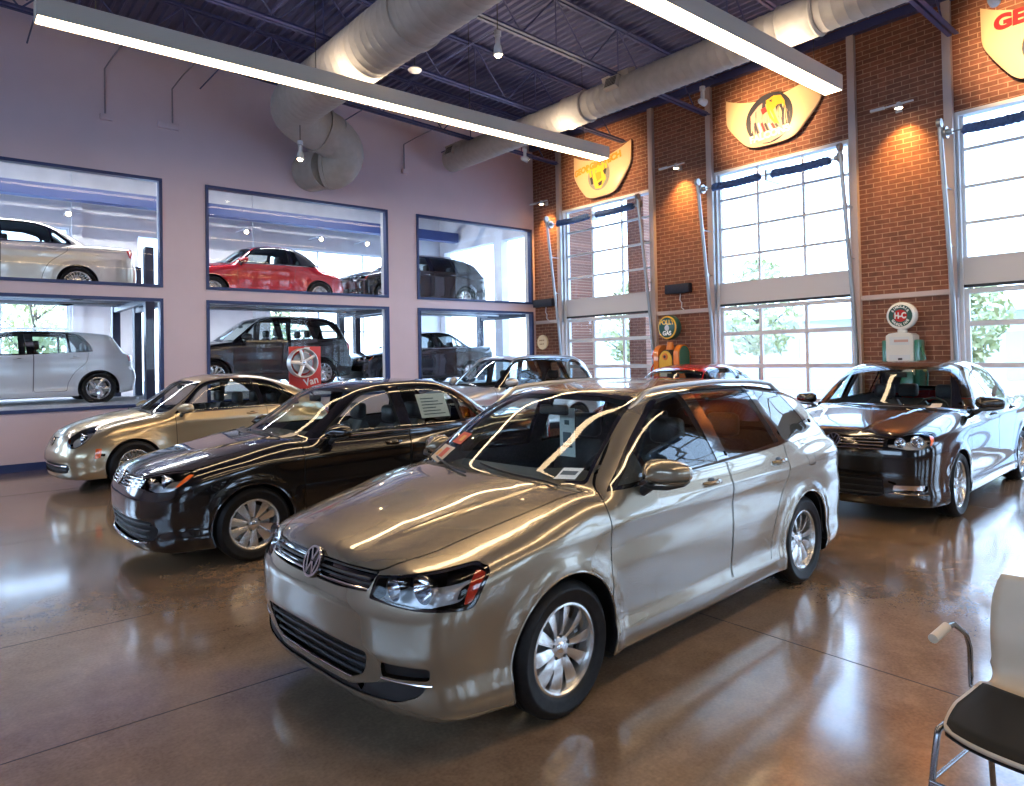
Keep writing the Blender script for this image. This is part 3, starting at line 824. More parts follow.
WAGON = dict(L=4.562, H=1.47, fa=.87, ra=3.505, hz=.317, Ra=.364, wr=.317, rim=.216, track=1.53, tw=.205, wheel=ST10,
  xm=2.9, zbelt=.97, cab=(1.5, 4.35), zb=.17, lip=True, zs=.6,
  deck=[(-.1, .66), (0, .71), (.06, .765), (.15, .81), (.35, .868), (.7, .935), (1.1, .985), (1.35, 1.005), (1.7, .98), (4.2, .985), (4.56, .96)],
  crown=[(0, .06), (.3, .10), (.8, .11), (1.3, .085), (1.8, .03), (4.5, .03)], cp=3.0, deckbow=.16,
  ridges=[(.12, 1.25, .30, .62, .02, .008)],
  W=[(0, .80), (.3, .845), (.6, .875), (.9, .885), (1.5, .882), (2.3, .888), (3.3, .892), (3.8, .885), (4.2, .86), (4.56, .80)],
  sec=[(.1, -.06), (.2, -.022), (.28, -.012), (.36, -.022), (.5, -.010), (.65, 0), (.78, .0), (.84, -.012), (.93, -.040), (1.03, -.085), (1.2, -.2)],
  nose=[(.1, .16), (.18, .07), (.24, .035), (.34, .025), (.47, .0), (.58, .0), (.66, .022), (.74, .045), (.80, .10), (.9, .3)], bf=.27, pf=4.0, ks=.085,
  tail=[(.15, 4.38), (.3, 4.47), (.5, 4.50), (.62, 4.49), (.7, 4.47), (.95, 4.465), (1.1, 4.45)], br=.24, pr=3,
  roof=[(.9, .76), (1.2, .965), (1.6, 1.205), (1.95, 1.382), (2.15, 1.437), (2.4, 1.462), (2.9, 1.472), (3.5, 1.455), (4.0, 1.418), (4.2, 1.385), (4.3, 1.33), (4.41, 1.12), (4.47, .96), (4.50, .8)],
  gw=[(1.2, .835), (1.8, .845), (2.6, .852), (3.4, .848), (4.0, .815), (4.4, .77)],
  tum=[(.85, -.01), (.95, 0), (1.1, .065), (1.25, .15), (1.4, .245), (1.5, .33)], rc=.08, kg=.10, gbf=.33, gbr=.22, kj=.03,
  belt=[(1.4, .95), (4.2, 1.0)],
  crease=[(.4, .80), (1.4, .815), (3.0, .845), (4.4, .865)], ca=.018, cx=(1.0, 4.5), flare=.014,
  handles=[(2.40, .885), (3.28, .905)], mirror=(1.93, .985, 1.035, .25, .155, .15), rails=(2.02, 4.1, .575),
  badge=(0, .705, .074), rbadge=(0, .86, .06), wx=1.17,
  cabin=dict(sx=2.50, sz=.44, dx=1.55, dz=.97, rx=3.35),
  regions=[
    dict(name='hood', proj='top', poly=rpoly([(.047, -.15), (.050, .2), (.075, .40), (.11, .49, .03), (.28, .60, .08), (.65, .655), (1.05, .70), (1.42, .735), (1.38, .66), (1.27, .4), (1.20, .0), (1.20, -.15)], .03), mat='paint', seam=.007, cond=lambda c: c.z > .6, facing=.2),
    dict(name='front_door', proj='side', poly=rpoly([(1.43, .285), (1.425, .93), (1.52, 1.02), (2.10, 1.44), (2.565, 1.475), (2.60, .95), (2.59, .285)], .04), mat='paint', seam=.007, pair=True, facing=.25),
    dict(name='rear_door', proj='side', poly=rpoly([(2.60, .285), (2.61, .95), (2.58, 1.40), (3.37, 1.40), (3.47, 1.0), (3.42, .80, .2), (3.20, .62, .2), (3.11, .44), (3.09, .285)], .04), mat='paint', seam=.007, pair=True, facing=.25),
    dict(name='fuel_flap', proj='side', poly=rpoly([(3.82, .82), (3.82, .97), (3.98, .97), (3.98, .82)], .03), mat='paint', seam=.005, pair=True, cond=lambda c: c.y > .3),
    dict(name='sill_trim', proj='side', poly=[(1.2, .30), (3.16, .30), (3.16, .10), (1.2, .10)], mat='paint', facing=.2, pair=True),
    dict(name='cowl', proj='top', poly=[(1.20, -.1), (1.27, .4), (1.38, .655), (1.60, .70), (1.44, .52), (1.34, .3), (1.29, -.1)], mat='black', cond=lambda c: c.z > .8),
    dict(name='window_trim', proj='side', poly=rpoly([(1.50, .955, .01), (1.86, 1.195, .3), (2.22, 1.398, .25), (2.55, 1.428, .2), (3.1, 1.432), (3.6, 1.418), (3.98, 1.378, .10), (4.22, 1.14, .08), (4.25, 1.05, .04), (3.4, 1.0), (2.4, .965)], .02, 5), mat='gloss', facing=.15, pair=True, cond=lambda c: c.y > .4 and c.z > .9),
    dict(name='side_window', proj='side', poly=rpoly([(1.86, 1.00, .02), (1.85, 1.145, .02), (2.00, 1.25, .2), (2.24, 1.375, .2), (2.48, 1.402), (2.515, .99)], .015), mat='sideg', off=.004, facing=.15, pair=True, parent='front_door', cond=lambda c: c.y > .4 and c.z > .9),
    dict(name='quarter_glass', proj='side', poly=rpoly([(1.58, .975), (1.81, 1.12), (1.83, .985)], .015), mat='sideg', off=.003, facing=.15, pair=True, parent='front_door', cond=lambda c: c.y > .4 and c.z > .9),
    dict(name='side_window', proj='side', poly=rpoly([(2.64, .995), (2.605, 1.408), (3.3, 1.405), (3.40, 1.025)], .015), mat='tintw', off=.004, facing=.15, pair=True, parent='rear_door', cond=lambda c: c.y > .4 and c.z > .9),
    dict(name='quarter_window', proj='side', poly=rpoly([(3.50, 1.03), (3.40, 1.402), (3.60, 1.398), (3.93, 1.36, .08), (4.16, 1.15, .08), (4.19, 1.065, .03)], .015), mat='tintw', off=.003, facing=.1, pair=True, cond=lambda c: c.y > .4 and c.z > .9),
    dict(name='windshield_frame', proj='front', poly=rpoly([(-.1, .98), (-.1, 1.425), (.35, 1.415), (.560, 1.388, .03), (.628, 1.2), (.700, .985, .02)], .02), mat='gloss', facing=.25, cond=lambda c: .9 < c.x < 2.2 and c.z > .93),
    dict(name='windshield', proj='front', poly=rpoly([(-.1, .995), (-.1, 1.408), (.35, 1.398), (.540, 1.372, .03), (.608, 1.2), (.680, 1.0, .02)], .02), mat='wind', off=.002, facing=.25, cond=lambda c: .9 < c.x < 2.2 and c.z > .93),
    dict(name='rear_window', proj='rear', poly=rpoly([(-.1, 1.03), (-.1, 1.34), (.48, 1.32), (.60, 1.06)], .05), mat='tint', off=.002, facing=.3, cond=lambda c: c.x > 4 and c.z > .95),
    dict(name='headlight_surround', proj=35, poly=rpoly([(.408, .645, .01), (.430, .728, .015), (.68, .758, .2), (.86, .788, .04), (.918, .765, .02), (.925, .740, .02), (.872, .620, .03), (.60, .628, .1)], .02), mat='gloss', off=.004, pair=True, facing=.1, cond=lambda c: c.x < .9 and c.y > .3),
    dict(name='headlight', proj=35, poly=rpoly([(.418, .650, .01), (.440, .720, .015), (.68, .750, .2), (.86, .778, .04), (.908, .756, .02), (.914, .736, .02), (.862, .630, .03), (.60, .638, .1)], .02), mat='lens', pair=True, facing=.1, cond=lambda c: c.x < .9 and c.y > .3),
    dict(name='side_marker', proj=35, poly=rpoly([(.868, .762, .01), (.905, .752, .01), (.908, .736, .01), (.865, .645, .02), (.835, .640, .01), (.850, .70)], .02), mat='markm', pair=True, off=.004, facing=.05, cond=lambda c: c.x < .9 and c.y > .4, parent='headlight_surround'),
    dict(name='grille', proj='front', poly=rpoly([(-.1, .742), (.25, .742), (.475, .745), (.452, .664), (.25, .650), (-.1, .645)], .01), mat='gloss', off=.022, facing=.1, cond=lambda c: c.x < .5),
    dict(name='lower_intake', proj='front', poly=rpoly([(-.1, .452), (.30, .452), (.475, .448, .03), (.43, .345, .05), (.32, .300), (-.1, .290)], .02), mat='black', off=.035, facing=.1, cond=lambda c: c.x < .5),
    dict(name='fog_grille', proj='front', poly=rpoly([(.535, .362), (.545, .425), (.755, .425, .02), (.742, .372)], .015), mat='black', off=.025, facing=.05, pair=True, cond=lambda c: c.x < .6),
    dict(name='lip_grille', proj='front', poly=rpoly([(-.1, .262), (.32, .272), (.47, .318), (.56, .345), (.735, .352, .02), (.70, .30, .04), (.60, .262), (.3, .242), (-.1, .238)], .02), mat='black', off=.008, facing=.05, cond=lambda c: c.x < .6),
    dict(name='taillight', proj=145, poly=rpoly([(2.84+.14, .78), (2.84+.14, .93), (3.05+.19, .95, .03), (3.26, .80, .03)], .02), mat='red', pair=True, facing=.05, cond=lambda c: c.x > 4),
  ],
  bowls=[(.27, .69, .695, .062, 0), (.15, .565, .680, .048, 0)],
  bars=[('g', -.44, .44, .702, .708, .007, 'black', .004), ('g', -.45, .45, .660, .672, .0045, 'chrome', .002), ('g', -.46, .46, .728, .733, .005, 'black', .006), ('g', -.45, .45, .683, .690, .005, 'black', .006),
        ('i', -.45, .45, .415, .415, .007, 'black', .012), ('i', -.43, .43, .375, .375, .007, 'black', .012), ('i', -.40, .40, .335, .335, .007, 'black', .012),
        ('i', -.33, .33, .299, .304, .004, 'chrome', .0), ('b', .53, .75, .352, .360, .0045, 'chrome', .0), ('b', -.75, -.53, .360, .352, .0045, 'chrome', .0)],
)
mat('alloy_bright', (.80, .80, .80), .3, .5)
mat('markm', (.30, .02, .008), .1, 0, 1)
glass('tintw', (.66, .72, .72), 1.1)

def cabc(c): return c.y > .4 and c.z > .85
def dlo(polys, outer, zc=.9, trim='gloss', g=('sideg', 'tintw', 'tintw'), names=('front_door', 'rear_door', None)):
    r = [dict(name='window_trim', proj='side', poly=outer, mat=trim, facing=.15, pair=True, cond=cabc)]
    for p, m, par in zip(polys, g, names):
        r.append(dict(name='side_window', proj='side', poly=p, mat=m, off=.004, facing=.12, pair=True, cond=cabc, **({'parent': par} if par else {})))
    return r
def wscreen(pts_o, x0, x1, zmin=.9, rear=None, rx=4):
    i = offset_poly(pts_o, -.016)
    r = [dict(name='windshield_frame', proj='front', poly=pts_o, mat='gloss', facing=.25, cond=lambda c: x0 < c.x < x1 and c.z > zmin),
         dict(name='windshield', proj='front', poly=i, mat='wind', off=.002, facing=.25, cond=lambda c: x0 < c.x < x1 and c.z > zmin)]
    if rear: r.append(dict(name='rear_window', proj='rear', poly=rear, mat='tintw', off=.002, facing=.15, cond=lambda c: c.x > rx and c.z > zmin))
    return r
def lamps(poly, az, mark=None, inner=.012):
    r = [dict(name='headlight_surround', proj=az, poly=offset_poly(poly, .010), mat='gloss', off=.004, pair=True, facing=.1, cond=lambda c: c.x < .95 and c.y > .25),
         dict(name='headlight', proj=az, poly=poly, mat='lens', pair=True, facing=.1, cond=lambda c: c.x < .95 and c.y > .25)]
    if mark: r.append(dict(name='side_marker', proj=az, poly=mark, mat='amber', pair=True, off=.010, facing=.1, cond=lambda c: c.x < .95 and c.y > .4, parent='headlight_surround'))
    return r
def sidedoor(nm, pts, seam=.007): return dict(name=nm, proj='side', poly=rpoly(pts, .04), mat='paint', seam=seam, pair=True, facing=.25)

# --- compact hot hatch
HATCH = dict(WAGON); HATCH.update(L=4.268, cab=(1.5, 4.05),
  deck=[(x, z) for x, z in WAGON['deck'] if x < 4]+[(4.0, .985), (4.27, .93)], W=[(0, .80), (.3, .845), (.6, .875), (.9, .885), (1.5, .882), (2.3, .888), (3.3, .895), (3.8, .875), (4.1, .83), (4.27, .79)],
  tail=[(.15, 4.15), (.3, 4.24), (.5, 4.268), (.62, 4.25), (.72, 4.20), (.95, 4.19), (1.1, 4.18)],
  roof=[(.9, .76), (1.2, .965), (1.6, 1.205), (1.95, 1.382), (2.15, 1.432), (2.4, 1.455), (2.9, 1.455), (3.4, 1.428), (3.75, 1.39), (3.86, 1.36), (4.0, 1.16), (4.12, .95), (4.18, .8)],
  gw=[(1.2, .835), (1.8, .845), (2.6, .852), (3.2, .845), (3.8, .80), (4.2, .74)], handles=[(2.40, .885), (3.22, .905)], rbadge=(0, .86, .06),
  wheel=dict(n=5, wi=.10, wo=.085, hub=.07, ridge=.012, bulge=.012, twist=.12))
HATCH.pop('rails')
_keep = [r for r in WAGON['regions'] if r['name'] not in ('window_trim', 'side_window', 'quarter_glass', 'quarter_window', 'rear_window', 'rear_door', 'taillight', 'fuel_flap')]
HATCH['regions'] = _keep+[
  sidedoor('rear_door', [(2.60, .285), (2.61, .95), (2.575, 1.465), (3.30, 1.44), (3.44, 1.0), (3.40, .80, .2), (3.20, .62, .2), (3.11, .44), (3.09, .285)])]+dlo(
  [rpoly([(1.86, 1.00), (1.85, 1.145), (2.00, 1.25, .2), (2.24, 1.375, .2), (2.48, 1.395), (2.515, .99)], .015), rpoly([(2.62, .995), (2.60, 1.395), (3.10, 1.375), (3.14, 1.01)], .015), rpoly([(3.17, 1.01), (3.14, 1.372), (3.30, 1.33, .08), (3.44, 1.13, .05), (3.46, 1.04, .02)], .02)],
  rpoly([(1.50, .955, .01), (1.86, 1.195, .3), (2.22, 1.398, .25), (2.55, 1.42, .2), (3.1, 1.402), (3.34, 1.36, .08), (3.49, 1.14, .06), (3.51, 1.02, .02), (2.4, .965)], .02), names=('front_door', 'rear_door', 'rear_door'))+[
  dict(name='rear_window', proj='rear', poly=rpoly([(-.1, 1.02), (-.1, 1.32), (.46, 1.30), (.58, 1.05)], .05), mat='tint', off=.002, facing=.2, cond=lambda c: c.x > 3.6 and c.z > .95),
  dict(name='tailgate_glass_trim', proj='side', poly=rpoly([(3.90, 1.35), (3.98, 1.34), (4.20, .97), (4.12, .97)], .01), mat='gloss', pair=True, facing=-.1, cond=lambda c: c.x > 3.7 and c.z > .9),
  dict(name='taillight', proj='side', poly=rpoly([(4.02, .96, .01), (4.12, .985), (4.32, .95), (4.32, .82), (4.05, .82, .02)], .02), mat='red', pair=True, facing=-.3, cond=lambda c: c.x > 3.8)]

# --- compact saloon
SEDAN = dict(L=4.64, H=1.45, fa=.885, ra=3.536, hz=.317, Ra=.352, wr=.317, rim=.216, track=1.52, tw=.205, wheel=ST10P,
  xm=2.9, zbelt=.96, cab=(1.5, 3.95), zb=.165, zs=.58,
  deck=[(-.1, .66), (0, .70), (.06, .745), (.15, .785), (.4, .85), (.8, .92), (1.15, .965), (1.35, .985), (1.7, .96), (3.5, .975), (3.9, 1.03), (4.2, 1.045), (4.5, 1.035), (4.6, 1.0)],
  crown=[(0, .06), (.3, .10), (.8, .10), (1.3, .08), (1.8, .03), (3.6, .03), (4.1, .07), (4.6, .08)], cp=3.0, deckbow=.16,
  ridges=[(.12, 1.25, .22, .52, .015, .010)],
  W=[(0, .79), (.3, .83), (.6, .862), (.9, .875), (1.5, .872), (2.3, .878), (3.3, .882), (3.8, .872), (4.2, .84), (4.64, .78)],
  sec=[(.1, -.06), (.2, -.022), (.28, -.012), (.36, -.022), (.5, -.010), (.65, 0), (.78, .0), (.84, -.012), (.93, -.040), (1.03, -.085), (1.2, -.2)],
  nose=[(.1, .14), (.18, .06), (.24, .03), (.34, .02), (.47, .0), (.56, .0), (.66, .03), (.74, .06), (.80, .12), (.9, .3)], bf=.28, pf=3.,
  tail=[(.15, 4.54), (.3, 4.61), (.5, 4.64), (.62, 4.63), (.7, 4.59), (.98, 4.58), (1.05, 4.56), (1.2, 4.4)], br=.22, pr=3,
  roof=[(.9, .73), (1.2, .925), (1.6, 1.165), (1.95, 1.345), (2.15, 1.405), (2.4, 1.438), (2.8, 1.448), (3.15, 1.43), (3.4, 1.385), (3.65, 1.285), (3.9, 1.13), (4.1, 1.0), (4.3, .85)],
  gw=[(1.2, .825), (1.8, .835), (2.6, .842), (3.2, .825), (3.7, .76), (4.1, .68)],
  tum=[(.85, -.01), (.95, 0), (1.1, .065), (1.25, .15), (1.4, .245), (1.5, .33)], rc=.10, kg=.10, gbf=.42, gbr=.30, kj=.03,
  belt=[(1.4, .95), (4.2, 1.0)], crease=[(.4, .79), (1.4, .80), (3.0, .825), (4.5, .86)], ca=.016, cx=(.9, 4.6), flare=.012,
  handles=[(2.42, .86), (3.32, .88)], mirror=(1.93, .965, 1.01, .24, .145, .15), badge=(0, .695, .068), wx=1.17,
  cabin=dict(sx=2.50, sz=.42, dx=1.55, dz=.95, rx=3.2, back=.57),
  bowls=[(.27, .69, .705, .055, 0), (.15, .56, .69, .045, 0)],
  bars=[('g', -.47, .47, .685, .692, .006, 'chrome', .006), ('g', -.47, .47, .710, .716, .005, 'chrome', .006), ('g', -.46, .46, .660, .664, .005, 'chrome', .006), ('g', -.46, .46, .638, .640, .005, 'chrome', .002),
        ('i', -.64, .64, .40, .40, .008, 'black', .012), ('i', -.62, .62, .35, .35, .008, 'black', .012), ('i', -.58, .58, .30, .30, .008, 'black', .012), ('b', -.60, .60, .225, .255, .009, 'chrome', -.002)],
  sidebars=[([(1.52, .945), (2.0, .955), (2.8, .975), (3.70, .995)], .006, 'chrome', 'chrome_strip')],
  regions=[
    dict(name='hood', proj='top', poly=rpoly([(.060, -.15), (.063, .2), (.095, .42), (.14, .50, .03), (.34, .60, .08), (.65, .645), (1.05, .69), (1.42, .725), (1.38, .66), (1.27, .4), (1.20, .0), (1.20, -.15)], .03), mat='paint', seam=.007, cond=lambda c: c.z > .6, facing=.2),
    sidedoor('front_door', [(1.44, .285), (1.435, .93), (1.52, 1.0), (2.10, 1.40), (2.575, 1.45), (2.61, .95), (2.60, .285)]),
    sidedoor('rear_door', [(2.61, .285), (2.62, .95), (2.585, 1.45), (3.3, 1.40), (3.70, 1.08), (3.62, .90, .2), (3.44, .78, .2), (3.22, .62, .2), (3.13, .44), (3.11, .285)]),
    dict(name='sill_trim', proj='side', poly=[(1.2, .285), (3.19, .285), (3.19, .10), (1.2, .10)], mat='paint', facing=.2, pair=True),
    dict(name='trunk_lid', proj='top', poly=rpoly([(4.06, -.1), (4.02, .35), (3.92, .60), (4.25, .66), (4.48, .60), (4.59, .40), (4.60, -.1)], .04), mat='paint', seam=.006, cond=lambda c: c.z > .9, facing=.4),
    dict(name='cowl', proj='top', poly=[(1.20, -.1), (1.27, .4), (1.38, .655), (1.60, .70), (1.44, .52), (1.34, .3), (1.29, -.1)], mat='black', cond=lambda c: c.z > .8),
  ]+dlo([rpoly([(1.66, .985), (2.20, 1.345, .2), (2.49, 1.372), (2.53, .985)], .015), rpoly([(2.65, .99), (2.62, 1.378), (3.0, 1.365), (3.30, 1.29, .1), (3.34, 1.015)], .015), rpoly([(3.38, 1.015), (3.345, 1.26), (3.62, 1.06, .02), (3.62, 1.025)], .012)],
    rpoly([(1.50, .955, .01), (1.86, 1.165, .3), (2.22, 1.370, .25), (2.55, 1.40, .2), (3.05, 1.385, .2), (3.38, 1.28, .2), (3.68, 1.07, .03), (3.70, 1.005, .01), (2.4, .965)], .02, 5), names=('front_door', 'rear_door', 'rear_door'))
  +wscreen(rpoly([(-.1, .955), (-.1, 1.395), (.35, 1.385), (.550, 1.355, .03), (.620, 1.17), (.69, .96, .02)], .02), .85, 2.3, .9, rpoly([(-.1, 1.06), (-.1, 1.36), (.40, 1.34), (.56, 1.09)], .05), 3.1)
  +lamps(rpoly([(.435, .655, .01), (.45, .725, .015), (.66, .765, .2), (.84, .775, .03), (.90, .765, .02), (.885, .725, .02), (.82, .665, .03), (.78, .640, .03), (.60, .632)], .02), 35, rpoly([(.845, .762), (.882, .755), (.872, .725), (.83, .672), (.80, .665), (.825, .71)], .008))+[
    dict(name='grille', proj='front', poly=rpoly([(-.1, .728), (.25, .728), (.49, .722), (.475, .655), (.25, .635), (-.1, .630)], .01), mat='gloss', off=.022, facing=.1, cond=lambda c: c.x < .5),
    dict(name='lower_intake', proj='front', poly=rpoly([(-.1, .44), (.30, .44), (.66, .43, .03), (.72, .38, .03), (.68, .28, .04), (.45, .255), (-.1, .250)], .02), mat='black', off=.03, facing=.05, cond=lambda c: c.x < .6),
    dict(name='taillight', proj='side', poly=rpoly([(4.36, .99, .01), (4.62, 1.0), (4.75, .93), (4.75, .80), (4.42, .82, .04)], .02), mat='red', pair=True, facing=-.3, cond=lambda c: c.x > 4.2),
  ])

# --- mid-size saloon
MIDSEDAN = dict(SEDAN); MIDSEDAN.update(L=4.868, H=1.487, fa=.93, ra=3.733, hz=.325, wr=.325, Ra=.362, rim=.238, track=1.58, tw=.225, wheel=ST5D, cab=(1.55, 4.15), zbelt=.98,
  deck=[(-.1, .66), (0, .74), (.06, .79), (.15, .825), (.4, .885), (.8, .95), (1.2, .995), (1.40, 1.01), (1.7, .985), (3.6, 1.0), (4.0, 1.05), (4.4, 1.07), (4.72, 1.06), (4.85, 1.0)],
  W=[(0, .82), (.3, .865), (.6, .895), (.95, .908), (1.5, .905), (2.4, .91), (3.5, .912), (4.0, .90), (4.4, .87), (4.87, .80)],
  nose=[(.1, .14), (.18, .06), (.24, .03), (.34, .02), (.50, .0), (.60, .0), (.70, .02), (.78, .05), (.84, .12), (.95, .3)], bf=.26, pf=3.2,
  tail=[(.15, 4.77), (.3, 4.84), (.5, 4.868), (.64, 4.86), (.74, 4.82), (1.0, 4.81), (1.08, 4.78), (1.2, 4.65)],
  roof=[(.9, .70), (1.25, .93), (1.65, 1.19), (2.0, 1.375), (2.2, 1.44), (2.45, 1.475), (2.9, 1.487), (3.3, 1.465), (3.55, 1.42), (3.8, 1.33), (4.05, 1.17), (4.3, 1.0), (4.5, .85)],
  gw=[(1.2, .85), (1.8, .865), (2.7, .875), (3.3, .855), (3.85, .79), (4.3, .7)], xm=3.0,
  crease=[(.4, .82), (1.4, .83), (3.0, .85), (4.7, .90)], cx=(.9, 4.8), handles=[(2.52, .89), (3.48, .905)], mirror=(2.0, 1.00, 1.04, .26, .155, .16), badge=(0, .735, .07),
  cabin=dict(sx=2.6, sz=.44, dx=1.6, dz=.97, rx=3.4, back=.59), rvx=2.05,
  bowls=[(.28, .72, .745, .06, 0), (.15, .59, .735, .05, 0)],
  bars=[('g', -.46, .46, .765, .765, .006, 'chrome', .006), ('g', -.46, .46, .735, .735, .006, 'chrome', .006), ('g', -.46, .46, .705, .705, .006, 'chrome', .006), ('g', -.46, .46, .675, .675, .006, 'chrome', .002),
        ('i', -.44, .44, .42, .42, .008, 'black', .012), ('i', -.44, .44, .36, .36, .008, 'black', .012), ('i', -.44, .44, .30, .30, .008, 'black', .012), ('b', .50, .80, .31, .325, .009, 'chrome', -.004), ('b', -.80, -.50, .325, .31, .009, 'chrome', -.004)],
  sidebars=[([(1.55, .965), (2.0, .975), (2.8, .99), (3.90, 1.015)], .006, 'chrome', 'chrome_strip')])
def scx(poly, a): return [(x*a[0]+a[1], z*a[2]+a[3]) for x, z in poly]
_m = []
for r in SEDAN['regions']:
    r = dict(r); p = r['poly']
    if r['proj'] == 'side' and r['name'] not in ('taillight', 'side_marker'):
        p = [((x-1.44)*1.048+1.47 if x < 3.0 or r['name'] == 'sill_trim' else (x-3.536)*1.03+3.733 if z < .9 else (x-1.44)*1.048+1.50, z+(.02 if z > .9 else 0)+(.012 if z > 1.2 else 0)) for x, z in p]
    elif r['name'] == 'taillight': p = [(x+.23, z+.01) for x, z in p]
    elif r['name'] == 'side_marker': p = [(x*1.02, z+.042) for x, z in p]
    elif r['name'] in ('headlight', 'headlight_surround'): p = [(x*1.02, z+.042) for x, z in p]
    elif r['name'] == 'grille': p = rpoly([(-.1, .785), (.25, .785), (.48, .775), (.47, .69), (.25, .665), (-.1, .660)], .01)
    elif r['name'] == 'lower_intake': p = rpoly([(-.1, .455), (.40, .455), (.46, .44), (.46, .29), (.40, .27), (-.1, .26)], .02)
    elif r['name'] in ('windshield', 'windshield_frame'): p = [(x*1.03, z+.02+.02*(z > 1.1)) for x, z in p]
    elif r['name'] == 'rear_window': p = [(x, z+.03) for x, z in p]; r['cond'] = lambda c: c.x > 3.3 and c.z > .9
    elif r['name'] == 'trunk_lid': p = [(x+.23, z) for x, z in p]
    elif r['name'] == 'cowl': p = [(x+.02, z*1.02) for x, z in p]
    elif r['name'] == 'hood': p = [(x*1.01, z*1.03) for x, z in p]
    r['poly'] = p; _m.append(r)
_m.append(dict(name='fog_light', proj='front', poly=rpoly([(.53, .33), (.54, .39), (.80, .395), (.79, .34)], .015), mat='bulbw', off=.02, facing=.02, pair=True, cond=lambda c: c.x < .7))
MIDSEDAN['regions'] = _m

